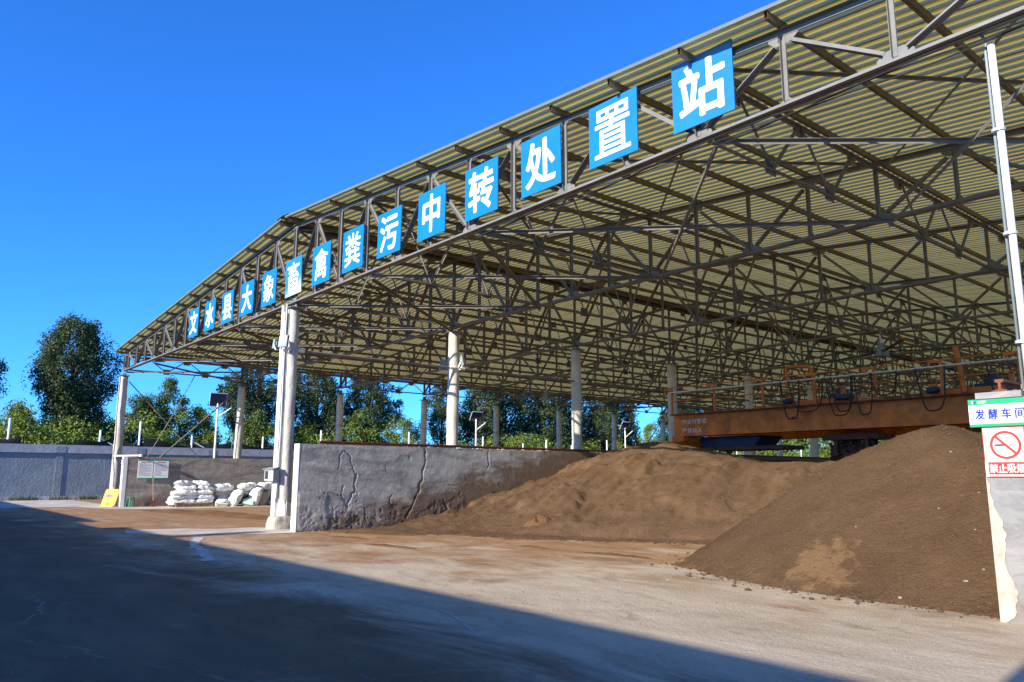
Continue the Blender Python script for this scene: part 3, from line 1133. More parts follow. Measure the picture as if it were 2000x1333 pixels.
# ------------------------------------------------------------------ signs on the right wall
t = thing('workshop_sign', 'green and white name board with blue characters at top of the right wall', 'sign', (18.02, .13, 2.035))
m = MB()
m.box(0, .76, -.012, 0, 0, .30)
m.build('panel', 'white', t)
m = MB()
m.box(0, .76, -.0145, -.0125, .238, .30)
m.box(0, .76, -.0145, -.0125, 0, .032)
m.build('green_band', 'green', t)
for k, ch in enumerate('发酵车间'):
    letters('character', ch, .12, 'navy', t, (.11 + .128 * k, -.014, .135), .002, .032, width=.088, height=.108)
letters('emblem', '9', .05, 'white', t, (.044, -.016, .268), .002, .02)
m = MB()
m.box(.060, .078, -.0165, -.0148, .253, .282)
m.build('emblem_block', 'navy', t)
m = MB()
for j in range(9):
    m.box(.092 + j * .0105, .100 + j * .0105, -.0165, -.0148, .270, .281)
for j in range(8):
    m.box(.098 + j * .0105, .105 + j * .0105, -.0165, -.0148, .256, .263)
m.build('small_lettering', 'white', t)

t = thing('no_smoking_sign', 'white no smoking sign with red ring and red strip on the right wall', 'sign', (18.128, .136, 1.50))
m = MB()
m.box(0, .40, -.008, 0, 0, .525)
m.build('panel', 'white', t)
m = MB()
for a in ((0, .40, .518, .525), (0, .007, .16, .518), (.393, .40, 0, .518), (.03, .393, 0, .006)):
    m.box(a[0], a[1], -.0105, -.0085, a[2], a[3])
m.box(.03, .393, -.0105, -.0085, .022, .155)
m.build('red_print', 'red', t)
cx, cz = .215, .335
m = MB()
m.box(cx - .105, cx + .005, -.0105, -.0085, cz - .012, cz + .010)
m.build('cigarette', 'motor', t)
m = MB()
m.box(cx + .035, cx + .05, -.0105, -.0085, cz - .012, cz + .010)
m.build('cigarette_tip', 'red', t)
m = MB()
m.tube([(cx + .055, -.0095, cz + .015), (cx + .075, -.0095, cz + .03), (cx + .062, -.0095, cz + .048), (cx + .08, -.0095, cz + .062)], .003, 6)
m.tube([(cx + .068, -.0095, cz + .010), (cx + .09, -.0095, cz + .025), (cx + .078, -.0095, cz + .042)], .0025, 6)
m.build('smoke_mark', 'ink', t)
m = MB()
m.ring((cx, cz), .122, .150, -.0135, -.0112)
m.build('red_ring', 'red', t)
m = MB()
d = .092
m.bar((cx - d, -.0125, cz + d), (cx + d, -.0125, cz - d), .0022, .028, (0, 0, 1))
m.build('red_slash', 'red', t)
for k, ch in enumerate('禁止吸烟'):
    letters('character', ch, .1, 'white', t, (.082 + .085 * k, -.012, .088), .002, .012, width=.078, height=.09)

# ------------------------------------------------------------------ compost heaps
foot = [(1.65, 2.2), (2.6, 1.9), (3.6, 2.35), (5.0, 3.5), (6.9, 3.9), (8.5, 4.7), (9.9, 5.7), (11.2, 5.9), (12.2, 6.3), (14, 6.6), (18.1, 6.8)]
xs = np.arange(1.66, 18.11, .06)
ys = np.arange(1.0, 19.5, .06)
Xg, Yg = np.meshgrid(xs, ys, indexing='ij')
fy = np.interp(Xg, [a for a, b in foot], [b for a, b in foot])
crest = np.interp(Xg, [1.65, 2.2, 3.2, 4.25, 5.2, 6.2, 7.2, 8.6, 9.8, 11, 13, 18.1], [2.16, 2.34, 2.50, 2.64, 2.56, 2.36, 2.18, 1.93, 1.88, 1.93, 1.98, 2.05])
yc = np.interp(Xg, [1.65, 3, 5, 7, 9, 11, 18.1], [11.0, 10.9, 10.6, 10.3, 10.4, 10.2, 10.2])
t_ = np.clip((Yg - fy) / np.maximum(.5, yc - fy), -.2, 1.0)
# toe rises slowly by the wall, steeper in the middle
e = np.interp(Xg, [1.65, 3.5, 6, 9, 12, 18.1], [1.30, 1.25, .95, .85, .85, .9])
tp = np.clip(t_, 0, 1)
Hh = crest * (tp ** e)
Hh = np.where(tp > .86, np.minimum(Hh, crest * (1 - .8 * (1 - tp) ** 1.2)), Hh)
Hh = np.where(t_ < 0, t_ * .3, Hh)
# behind the crest the material has been turned and lies lower
Hh -= .55 * np.clip((Yg - yc - .5) / 4.5, 0, 1) * np.interp(Xg, [1.65, 7, 9, 18], [1, .7, .2, .1])
gul = np.abs(vnoise(Xg * 1.5 + Yg * .5, Yg * .20, 21, 5, .6)) * .55 * np.clip(tp * 3, 0, 1) * np.clip((1.02 - tp) * 4, .25, 1)
Hh += -gul + .08 + vnoise(Xg * 1.6 + Yg * .4, Yg * .8, 22, 6, .66) * .16 * np.clip(tp * 5, .05, 1)
Hh += vnoise(Xg * 6, Yg * 6, 23, 4, .7) * .075
gx, gy = 9.9, 8.0
Hh -= .16 * np.exp(-(((Xg - gx) * .8 + (Yg - gy) * .6) / .5) ** 2 - (((Yg - gy) * .8 - (Xg - gx) * .6) / 2.2) ** 2)
sc = vnoise(Xg * .9 + 4, Yg * .55 + 2, 26, 4, .6) + .10 * np.sin(Yg * 1.9 + Xg * .7)
Hh += .17 / (1 + np.exp(-sc * 38)) * np.clip(tp * 3, 0, 1) * np.clip((1 - tp) * 5, 0, 1) - .06 * np.clip(tp * 3, 0, 1)
Hh -= .04
H1 = Hh
np_heap = np_mesh('compost_heap', np.stack([Xg, Yg, Hh], -1).reshape(-1, 3), grid_quads(len(xs), len(ys)), 'pile', None, True)
tag(np_heap, 'long brown compost heap against the cracked middle wall', 'compost heap')

xs = np.arange(11.6, 18.119, .045)
ys = np.arange(-.35, 9.8, .045)
Xg, Yg = np.meshgrid(xs, ys, indexing='ij')
tt = np.clip((Xg - 15.85) / 1.75, 0, 1)
dx, dy = Xg - (15.85 + 1.75 * tt), Yg - (4.30 - .10 * tt)
ang = np.arctan2(dy, dx)
rad = np.hypot(dx, dy) * (1 + .04 * np.sin(3 * ang + .6) + vnoise(np.cos(ang) * 2 + 5, np.sin(ang) * 2 + 5, 31, 3) * .08)
Hh = 2.78 - .72 * rad
top = 2.33 - .36 * np.clip(16.05 - Xg, 0, 4) - .46 * np.clip(Xg - 16.2, 0, 3) ** 1.0 - .02 * np.abs(dy)
k_ = .09
Hh = -k_ * np.log(np.exp(-Hh / k_) + np.exp(-top / k_))
shelf = 2.05 - .42 * np.clip(14.5 - Xg, 0, 9) ** 1.15 - .55 * np.clip(6.4 - Yg, 0, 9) - .5 * np.clip(Yg - 8.2, 0, 9)
Hh = np.maximum(Hh, np.where(Yg > 5.2, shelf - .02, -1))
Hh += vnoise(Xg * 1.3, Yg * 1.3, 32, 6, .62) * .11 + vnoise(Xg * 7, Yg * 7, 33, 4, .7) * .04
toe = np.clip(1 - np.abs(Hh) / .25, 0, 1)
Hh += toe * np.abs(vnoise(Xg * 5, Yg * 5, 34, 3)) * .16
Hh = np.where(Hh < -.06, -.06, Hh)
heap2 = np_mesh('compost_heap', np.stack([Xg, Yg, Hh], -1).reshape(-1, 3), grid_quads(len(xs), len(ys)), 'pile2', None, True)
tag(heap2, 'tall dark conical compost heap leaning on the right wall', 'compost heap')


def mound(name, cx, cy, rx, ry, h, mat, seed, lab, cat, step=.03, spiky=.3, rot=0.0):
    xs = np.arange(-rx * 1.25, rx * 1.25, step)
    ys = np.arange(-ry * 1.25, ry * 1.25, step)
    Xg, Yg = np.meshgrid(xs, ys, indexing='ij')
    r = np.hypot(Xg / rx, Yg / ry)
    z = h * np.clip(1 - r ** 1.6, -.3, 1) + vnoise(Xg / rx * 3 + 9, Yg / ry * 3, seed, 5, .7) * h * spiky * 2.4 * np.clip(1.15 - r, 0, 1)
    z = np.where(r > 1.05, -.04, z) - .01
    o = np_mesh(name, np.stack([Xg, Yg, z], -1).reshape(-1, 3), grid_quads(len(xs), len(ys)), mat, None, True)
    o.location = (cx, cy, 0)
    o.rotation_euler = (0, 0, rot)
    return tag(o, lab, cat)


mound('soil_clump', 6.05, 4.45, .62, .42, .50, 'soil', 41, 'small spiky heap of loose brown soil at the foot of the long compost heap', 'soil heap', .025, .55, .5)
mound('soil_bank', -8.6, 1.0, 6.2, .75, .16, 'soil', 42, 'low bank of loose brown soil swept across the floor before the sacks', 'soil bank', .06, .45, .16)
mound('soil_spill', 2.9, 1.2, 2.0, .55, .07, 'soil', 43, 'thin spill of dry brown soil along the foot of the cracked wall', 'soil spill', .04, .5, .35)
mound('soil_spill', 13.2, 1.9, .75, .5, .10, 'soil', 44, 'small pale spill of soil and stones left of the dark conical heap', 'soil spill', .03, .7, .2)


for k, (cx, cy, rx, ry, rot, lab) in enumerate(((6.7, -.45, 1.1, .13, .15, 'thin ridge of soil dropped on the sunlit yard before the cracked wall'), (4.2, -.1, .9, .11, .25, 'short ridge of soil dropped near the white wall end'), (11.0, 2.0, 1.0, .16, .1, 'ridge of loose soil on the yard between the two heaps'), (12.6, 2.9, .8, .14, .5, 'ridge of soil trailing from the foot of the dark heap'), (8.8, 1.8, .7, .1, -.1, 'faint soil ridge on the yard before the long heap'))):
    mound('soil_ridge', cx, cy, rx, ry, .045, 'soil', 60 + k, lab, 'soil ridge', .025, .8, rot)


def clods(name, mat, pts, lab, cat, smin, smax, kind='stuff'):
    m = MB()
    for x, y, z in pts:
        r = smin + (smax - smin) * random.random() ** 2.5
        n = 6
        ringz = [(-.5, .6), (.15, 1.0), (.7, .55)]
        vs = []
        ph = random.random() * 6
        for zz, rr in ringz:
            for k in range(n):
                a = ph + 2 * PI * k / n
                q = r * rr * (.75 + .5 * random.random())
                vs.append((x + q * math.cos(a), y + q * math.sin(a), z + r * zz * .8))
        fs = [(j * n + k, j * n + (k + 1) % n, (j + 1) * n + (k + 1) % n, (j + 1) * n + k) for j in range(2) for k in range(n)]
        fs += [tuple(reversed(range(n))), tuple(2 * n + k for k in range(n))]
        m.add(vs, fs)
    return tag(m.build(name, mat), lab, cat, kind=kind)


pts = []
for k in range(900):
    a = random.uniform(PI * .62, PI * 1.78)
    rr = 3.72 + abs(random.gauss(0, .28))
    x, y = random.choice((15.85, 15.85, 16.4, 17.0, 17.6)) + rr * math.cos(a), 4.30 + rr * math.sin(a)
    if x < 18.05 and y > -.9:
        pts.append((x, y, .008))
for k in range(500):
    u = random.random()
    x = 2 + 10 * u
    y = float(np.interp(x, [a for a, b in foot], [b for a, b in foot])) - abs(random.gauss(0, .5)) - .05
    pts.append((x, y, .006))
clods('soil_clods', 'pebble', pts, 'dark crumbs of compost scattered along the feet of both heaps', 'crumbs', .008, .045)
pts = [(random.uniform(-8, 18), random.uniform(-3, 1.5), .004) for k in range(260)]
clods('yard_grit', 'stone', pts, 'pale grit scattered over the sunlit yard', 'grit', .005, .02)
H2 = Hh
pts = []
for k in range(3200):
    i, j = random.randrange(4, len(xs) - 4), random.randrange(4, len(ys) - 4)
    if Hh[i, j] > .02:
        pts.append((float(xs[i]), float(ys[j]), float(Hh[i, j])))
for k in range(3000):
    i, j = random.randrange(2, H1.shape[0] - 2), random.randrange(2, H1.shape[1] // 2)
    if H1[i, j] > .02:
        pts.append((1.66 + .06 * i, 1.0 + .06 * j, float(H1[i, j])))
clods('heap_lumps', 'pebble', pts, 'small lumps of compost lying over the slopes of both heaps', 'lumps', .006, .028)
stones = []
for (x, y) in ((17.15, .45), (17.02, .38), (16.93, .5), (17.72, 3.1), (17.85, 3.35), (17.78, 2.7), (17.3, 2.2), (17.62, 1.4), (17.45, 1.55), (17.5, 2.45), (16.9, 1.9), (16.7, 3.0), (17.7, 1.0), (17.55, .85), (15.9, 1.6)):
    i, j = int((x - 11.6) / .045), int((y + .35) / .045)
    stones.append((x, y, float(Hh[i, j]) + .01))
clods('pale_stones', 'stone', stones, 'few pale stones lying on the dark conical heap', 'stones', .014, .04)

# ------------------------------------------------------------------ bridge crane
CY = 16.2
cr = thing('bridge_crane', 'orange overhead bridge crane spanning the compost bay on the wall rails', 'crane', (0, CY, 0))


def girder(y0, y1, x0, x1, z0, z1):
    m = MB()
    m.box(x0, x1, y0, y1, z0, z1)
    m.box(x0 - .02, x1 + .02, y0 - .09, y1 + .09, z1 + .001, z1 + .03)
    m.box(x0, x1, y0 - .05, y1 + .05, z0 - .026, z0 - .001)
    k = x0 + 2.6
    while k < x1:
        m.box(k, k + .016, y0 - .012, y0 - .001, z0 + .01, z1 - .01)
        k += 2.9
    return m.build('girder', 'orange', cr)


gd = girder(0, .55, 1.16, 18.5, 3.11, 3.95)
girder(2.3, 2.8, 1.16, 18.5, 2.98, 3.75)
letters('lettering', '作业时警戒', .22, 'white_trim', gd, (2.15, -.004, 3.66), .003, 0, width=1.2, height=.19)
letters('lettering', '严禁站人', .22, 'white_trim', gd, (2.05, -.004, 3.30), .003, 0, width=.98, height=.19)
m = MB()
m.tube([(6.5, -.004, 3.56), (6.5, .0, 3.56)], .05, 12)
m.build('drain_hole', 'black', gd)
for x in (1.5, 18.2):
    m = MB()
    m.box(x - .2, x + .2, -.7, 3.6, 2.56, 2.86)
    m.box(x - .28, x + .30, -.25, .75, 2.861, 3.083)
    o = m.build('end_carriage', 'orange', cr)
    for y in (-.4, 3.25):
        m = MB()
        m.tube([(x - .08, y, 2.56), (x + .08, y, 2.56)], .14, 16)
        m.build('rail_wheel', 'motor', o)
    m = MB()
    m.box(x - .16, x + .16, -.80, -.701, 2.6, 2.8)
    m.build('buffer', 'rust', o)
# walkway, posts and handrail
m = MB()
m.box(1.2, 18.4, -.32, -.095, 3.93, 3.975)
m.build('walkway', 'rust', cr)
for x in (1.24, 3.33, 5.45, 7.52, 9.62, 11.68, 13.8, 15.9, 17.9):
    m = MB()
    m.bar((x, -.2, 3.976), (x, -.2, 5.06), .07, .07)
    m.bar((x - .02, -.2, 5.03), (x - .34, -.24, 5.03), .05, .09)
    m.bar((x - .32, -.24, 5.06), (x - .32, -.24, 4.84), .06, .05)
    m.build('rail_post', 'orange_rail', cr)
for z, mt, yy, r in ((5.07, 'orange_rail', -.2, .02), (4.52, 'orange_rail', -.2, .017), (4.86, 'galv', -.34, .026)):
    m = MB()
    m.tube([(1.2, yy, z), (9, yy, z - .015), (18.3, yy, z)], r, 8)
    m.build('handrail' if mt != 'galv' else 'cable_track', mt, cr)
m = MB()
m.tube([(6.34, -.05, 4.68), (6.38, -.05, 5.36), (6.42, -.05, 5.41), (7.28, -.05, 5.33), (7.33, -.05, 5.28), (7.42, -.05, 4.0)], .06, 10)
m.build('tow_arm', 'orange_rail', cr)
m = MB()
m.tube([(12.12, -.1, 5.42), (12.26, -.1, 4.02)], .075, 10)
m.tube([(12.12, -.1, 5.40), (12.12, -.1, 5.44)], .085, 10)
m.build('tow_arm', 'orange_rail', cr)
for x0, x1 in ((6.3, 8.9), (11.2, 14.0)):
    m = MB()
    m.box(x0, x1, .0, 2.6, 3.985, 4.16)
    m.box(x1 - .55, x1 - .42, -.02, .10, 4.161, 4.55)
    m.box(x0 + .02, x0 + .25, -.02, .12, 4.161, 4.36)
    m.build('trolley_frame', 'orange_rail', cr)
for x, z, s, mt in ((8.1, 4.37, 1.0, 'motor'), (12.85, 4.32, 1.15, 'machine_blue')):
    m = MB()
    m.tube([(x, .6, z - .2), (x, .6, z + .12)], .22 * s, 14)
    m.box(x - .42 * s, x + .34 * s, .4, .8, z - .2, z - .02)
    o = m.build('drive_motor', mt, cr)
    m = MB()
    m.tube([(x, .6, z + .121), (x, .6, z + .36)], [.12 * s, .10 * s], 12)
    m.build('motor_cap', 'motor', o)
for x, mt in ((6.38, 'machine_blue'), (8.35, 'machine_blue'), (8.6, 'motor'), (11.35, 'machine_blue')):
    m = MB()
    m.tube([(x - .14, -.12, 4.15), (x + .16, -.12, 4.17)], .10, 12)
    m.tube([(x + .161, -.12, 4.17), (x + .22, -.12, 4.17)], .06, 10)
    m.build('travel_motor', mt, cr)
# festoon cables hanging in loops from the cable track
for xa, xb, zl, sg in ((6.3, 7.0, 3.5, .4), (6.6, 7.9, 3.72, .3), (8.0, 8.9, 3.52, .2), (8.2, 8.95, 3.66, .2), (9.0, 9.6, 3.5, .0), (9.55, 10.4, 4.1, .3), (11.0, 11.85, 3.5, -.1), (13.0, 13.9, 3.6, 0)):
    pts = []
    for j in range(21):
        t = j / 20
        u = 2 * t - 1
        pts.append((xa + (xb - xa) * (t + .04 * math.sin(9 * t)), -.36 - .03 * math.sin(t * 7), 4.84 - (4.84 - zl) * (1 - abs(u) ** 4) ** .9))
    m = MB()
    m.tube(pts, .024, 6)
    m.build('festoon_cable', 'black', cr)
# turner hung under the bridge
m = MB()
for x in (7.7, 8.8):
    m.box(x - .06, x + .06, .6, .75, 2.2, 2.75)
m.box(7.3, 9.3, .5, 1.7, 2.75, 2.95)
m.build('turner_frame', 'rust', cr)
m = MB()
m.tube([(7.4, 1.1, 2.25), (9.0, 1.1, 2.25)], .34, 16)
for k in range(70):
    x = 7.45 + 1.5 * (k / 70)
    a = k * 2.4
    d = Vector((0, math.cos(a), math.sin(a)))
    p = Vector((x, 1.1, 2.25))
    m.bar(p + d * .30, p + d * .58, .05, .09, (1, 0, 0))
m.build('turning_drum', 'rust', cr)
m = MB()
m.hexa([(1.9, .75, 2.66), (4.4, .75, 2.66), (4.4, 2.2, 2.66), (1.9, 2.2, 2.66), (1.9, .75, 3.05), (4.7, .75, 3.05), (4.7, 2.2, 3.05), (1.9, 2.2, 3.05)])
m.build('hydraulic_tank', 'machine_blue', cr)
m = MB()
m.box(1.75, 5.6, .7, .85, 2.5, 2.65)
m.box(1.75, 5.6, 2.1, 2.25, 2.5, 2.65)
m.box(5.45, 5.62, .86, 2.09, 2.5, 2.65)
m.build('tank_frame', 'rust', cr)

# ------------------------------------------------------------------ ceiling fans
for (x, y, lab, a0) in ((8.6, 18.9, 'large ceiling fan with yellow tipped blades above the orange crane', .35), (-11.3, 20.4, 'large ceiling fan with dark blades above the left bay', 1.0)):
    t = thing('ceiling_fan', lab, 'fan', (x, y, 5.95), a0)
    m = MB()
    m.tube([(0, 0, .36), (0, 0, .8)], .04, 8)
    m.build('drop_rod', 'galv', t)
    m = MB()
    m.tube([(0, 0, -.14), (0, 0, .16)], .26, 20)
    m.tube([(0, 0, .161), (0, 0, .35)], .12, 12)
    m.build('motor_housing', 'lamp_grey', t)
    for k in range(5):
        a = 2 * PI * k / 5
        d = Vector((math.cos(a), math.sin(a), 0))
        m = MB()
        m.bar(d * .22 + Vector((0, 0, .03)), d * 2.9 + Vector((0, 0, .0)), .17, .02)
        o = m.build('blade', 'motor', t)
        m = MB()
        m.bar(d * 2.905, d * 3.1 + Vector((0, 0, .03)), .18, .03)
        m.build('blade_tip', 'yellow', o)


# ------------------------------------------------------------------ small fixtures
def floodlight(x, y, z, rz, tilt, label, s=1.0):
    t = thing('floodlight', label, 'floodlight', (x, y, z), rz)
    t.rotation_euler = (tilt, 0, rz)
    m = MB()
    m.box(-.17 * s, .17 * s, -.03, .04, -.17 * s, .17 * s)
    m.box(-.12 * s, .12 * s, .041, .08, -.12 * s, .12 * s)
    o = m.build('housing', 'lamp_grey', t)
    m = MB()
    m.box(-.14 * s, .14 * s, -.036, -.0305, -.10 * s, .14 * s)
    m.build('lens', 'glass', o)
    m = MB()
    m.bar((-.19 * s, .02, 0), (-.19 * s, .16, -.2 * s), .02, .04)
    m.bar((.19 * s, .02, 0), (.19 * s, .16, -.2 * s), .02, .04)
    m.bar((-.20 * s, .16, -.2 * s), (.20 * s, .16, -.2 * s), .04, .02)
    m.build('bracket', 'galv', t)


floodlight(.40, -.40, 5.28, .35, -.12, 'square floodlight on the front of the middle column under the glare painted board')
floodlight(-.36, -.28, 5.30, -1.2, -.2, 'small floodlight turned sideways at the left of the middle column', .8)
floodlight(.50, BAY + .05, 5.30, 2.3, -.2, 'floodlight on the right side of the first inner column')
floodlight(-.42, BAY - .05, 5.28, -2.2, -.2, 'floodlight on the left side of the first inner column')
t = thing('junction_box', 'small metal meter box with slanted hood low on the middle column', 'meter box', (.08, -.42, 1.33), .25)
t.scale = (.82, .82, .9)
m = MB()
m.box(-.24, .24, -.09, .09, 0, .34)
m.build('case', 'galv', t)
m = MB()
m.hexa([(-.29, -.16, .342), (.29, -.16, .342), (.29, .12, .342), (-.29, .12, .342), (-.27, -.15, .362), (.27, -.15, .362), (.27, .12, .42), (-.27, .12, .42)])
m.build('hood', 'lamp_grey', t)
m = MB()
m.box(-.20, -.03, -.098, -.091, .05, .30)
m.build('meter_window', 'motor', t)
m = MB()
m.box(.03, .20, -.098, -.091, .05, .30)
m.tube([(.115, -.098, .18), (.115, -.108, .18)], .03, 10)
m.build('meter_door', 'perim_cap', t)
# white downpipe at the right end of the truss
t = thing('hanging_conduit', 'white vertical conduit hanging from the front truss at the right edge', 'conduit', (18.63, .12, 0))
m = MB()
m.tube([(0, 0, 2.42), (0, 0, 6.36)], .038, 14)
m.build('tube', 'pvc', t, True)
m = MB()
m.tube([(-.07, .03, 2.42), (-.07, .03, 6.30), (-.05, .02, 6.42), (-.08, -.04, 6.5)], .016, 8)
m.build('cable', 'lamp_grey', t, True)
m = MB()
for z in (2.9, 4.1, 5.3):
    m.tube([(-.02, 0, z), (-.02, 0, z + .03)], .07, 12)
m.build('pipe_clip', 'galv', t)
# loose wires along the bottom chord
t = MB()
for q in range(3):
    p = []
    for j in range(40):
        u = j / 39
        p.append((9 + 11 * u, -.02 + .03 * q, ZB - .03 - .035 * q - .05 * abs(math.sin(u * 11 + q)) ** 2))
    t.tube(p, .011, 5)
tag(t.build('power_cable', 'black'), 'thin black cables sagging under the lower chord of the front truss', 'cable')
# sagging cable from the eave down to the left corner column
m = MB()
p = []
for j in range(25):
    u = j / 24
    p.append((-19.2 + .1 * u, 3.2 - 3.0 * u - .35 * math.sin(PI * u) * 0.4, 6.5 - 5.9 * u - .55 * math.sin(PI * u)))
m.tube(p, .022, 6)
tag(m.build('guy_cable', 'steel'), 'slack grey cable slanting from the eave to the foot of the corner column', 'cable')
m = MB()
m.tube([(-19.5, -.22, 6.2), (-19.5, -.24, 4.5), (-19.46, -.2, 3.4), (-19.5, -.22, 2.3), (-19.3, -.16, 1.5), (-19.3, -.16, .9)], .035, 8)
tag(m.build('drop_cable', 'peel'), 'pale cable running down the far left corner column', 'cable')
t = thing('wall_bracket', 'white horizontal pipe bracket joining the corner column to the low wall', 'bracket', (-18.9, -.1, 2.36))
m = MB()
m.tube([(-.6, -.1, 0), (.5, .25, 0), (1.1, .7, 0)], .04, 10)
m.build('pipe', 'pvc', t)
m = MB()
m.tube([(1.1, .7, -.045), (1.1, .7, .06)], .07, 10)
m.build('end_cap', 'pvc', t)

# ------------------------------------------------------------------ things by the left wall
for k, (y, lab) in enumerate(((.90, 'left one of two notice boards with green borders on the brown grey wall'), (1.60, 'right one of two notice boards with green borders on the brown grey wall'))):
    t = thing('notice_board', lab, 'notice board', (-18.035, y, 1.28), 0, 'notice boards on the low wall')
    m = MB()
    m.box(-.01, .01, -.335, .335, 0, .92)
    m.build('panel', 'white', t)
    m = MB()
    m.box(.0105, .013, -.335, .335, .85, .92)
    m.box(.0105, .013, -.335, .335, 0, .05)
    m.build('green_border', 'green', t)
    m = MB()
    m.box(.0105, .013, -.19, .19, .765, .80)
    m.build('red_title', 'red', t)
    m = MB()
    for j in range(13):
        w = random.choice((.27, .27, .26, .15))
        m.box(.0105, .0125, -.28, -.28 + w * 2, .70 - j * .045, .711 - j * .045)
    m.build('text_lines', 'ink', t)
t = thing('post_sign', 'tiny green and white sign on the white end of the low wall', 'sign', (-18.25, -.085, 1.94))
m = MB()
m.box(-.13, .13, -.006, .006, 0, .26)
m.build('panel', 'white', t)
m = MB()
m.box(-.13, .13, -.0085, -.0065, .21, .26)
m.box(-.13, .13, -.0085, -.0065, 0, .025)
m.build('green_band', 'green', t)
m = MB()
for j in range(4):
    m.box(-.10 + j * .053, -.06 + j * .053, -.0085, -.0065, .09, .15)
m.build('lettering', 'navy', t)
# orange board leaning on the column
t = thing('leaning_board', 'orange board with small blue lettering leaning at the foot of the corner column', 'board', (-18.6, -.48, 0), .55)
m = MB()
a = .28
poly = [(-.40, 0), (.30, 0), (.42, .12), (.45, .78), (.40, .84), (-.31, .84), (-.36, .78)]
m.prism(poly, (0, -.02, 0), (0, .02, 0), (1, 0, 0), (0, math.sin(a), math.cos(a)))
m.build('panel', 'board_orange', t)
me = letters('lettering', '注意安全', .14, 'navy', t, (-.05, -.026 + .52 * math.sin(a), .52 * math.cos(a)), .003, .01, width=.42, height=.11)
me.rotation_euler = (-a, 0, 0)
m = MB()
m.tube([(0, -.026 + .11 * math.sin(a), .13), (0, .04 + .11 * math.sin(a), .13)], .04, 10)
m.build('bolt', 'rust', t)
# stool
t = thing('plastic_stool', 'green plastic stool standing beside the leaning orange board', 'stool', (-17.75, .30, 0), .3)
m = MB()
m.tube([(0, 0, .43), (0, 0, .45), (0, 0, .462)], [.165, .165, .14], 20)
m.build('seat', 'stool', t)
for sx, sy in ((1, 1), (1, -1), (-1, 1), (-1, -1)):
    m = MB()
    m.bar((sx * .155, sy * .155, 0), (sx * .10, sy * .10, .431), .045, .028)
    m.build('leg', 'stool', t)
# shovel
t = thing('shovel', 'shovel with wooden handle leaning on the low wall under the notice boards', 'shovel', (-17.72, 1.28, 0))
m = MB()
m.tube([(0, 0, .28), (-.27, -.02, 1.40)], .021, 8)
m.build('handle', 'wood', t)
m = MB()
m.hexa([(.075, -.13, .0), (.075, .13, .0), (.06, .13, .0), (.06, -.13, .0), (.01, -.13, .28), (.01, .13, .28), (-.01, .13, .28), (-.01, -.13, .28)])
m.build('blade', 'rust', t)


# ------------------------------------------------------------------ sacks
def sack_mesh(seed, L=.92, W=.54, T=.22, mint=False):
    nu, nv = 22, 26
    r = random.Random(seed)
    vs = []
    o1 = r.random() * 40
    for i in range(nu):
        u = -1 + 2 * i / (nu - 1)
        au = abs(u)
        prof = (1 - au ** 4.5) ** .55                # thickness falls off to flat seamed ends
        wid = 1 - .16 * (1 - au ** 2) * 0 - .10 * au ** 3
        for j in range(nv):
            a = 2 * PI * j / nv
            ca, sa = math.cos(a), math.sin(a)
            e = .55
            x = math.copysign(abs(ca) ** e, ca) * W / 2 * wid
            z = math.copysign(abs(sa) ** .8, sa) * (T / 2 * prof + .012)
            n = mnoise.noise((u * 2.2 + o1, ca * 1.8, sa * 1.8 + seed))
            n2 = mnoise.noise((u * 6 + o1, ca * 4, sa * 4 + seed))
            z += (.045 * n + .018 * n2) * prof
            z += .022 * abs(mnoise.noise((u * 5 + o1, ca * 2.2, sa * 2.2))) * prof
            x += (.03 * n2 + .02 * n) * prof
            y = u * L / 2 + .035 * mnoise.noise((ca * 2 + o1, sa * 2, u)) * au
            z += .05 * math.sin(o1) * (au ** 2) * (1 if u > 0 else -.6)
            vs.append((x, y, z))
    fs = [(i * nv + j, i * nv + (j + 1) % nv, (i + 1) * nv + (j + 1) % nv, (i + 1) * nv + j) for i in range(nu - 1) for j in range(nv)]
    fs += [tuple(range(nv)), tuple(reversed([(nu - 1) * nv + j for j in range(nv)]))]
    m = MB()
    m.add([(a, b, c) for a, b, c in vs], [tuple(reversed(f)) for f in fs])
    return m


sack_me = []
for k in range(5):
    o = sack_mesh(k + 1).build('sack', 'sack', None, True)
    sack_me.append(o.data)
    bpy.data.objects.remove(o)


def sack(me_i, loc, rot, label, scale=(1, 1, 1), mat=None, group='white sacks by the low wall'):
    o = bpy.data.objects.new('sack', sack_me[me_i % 5])
    C.objects.link(o)
    o.location, o.rotation_euler, o.scale = loc, rot, scale
    tag(o, label, 'sack', group)
    if mat:
        o.material_slots[0].link = 'OBJECT'
        o.material_slots[0].material = M[mat]
    m = MB()
    for s in (-1, 1):
        m.tube([(-.2, s * .452, .0), (0, s * .47, .012), (.2, s * .452, .0)], .012, 5)
    m.build('stitched_seam', 'sack', o)
    return o


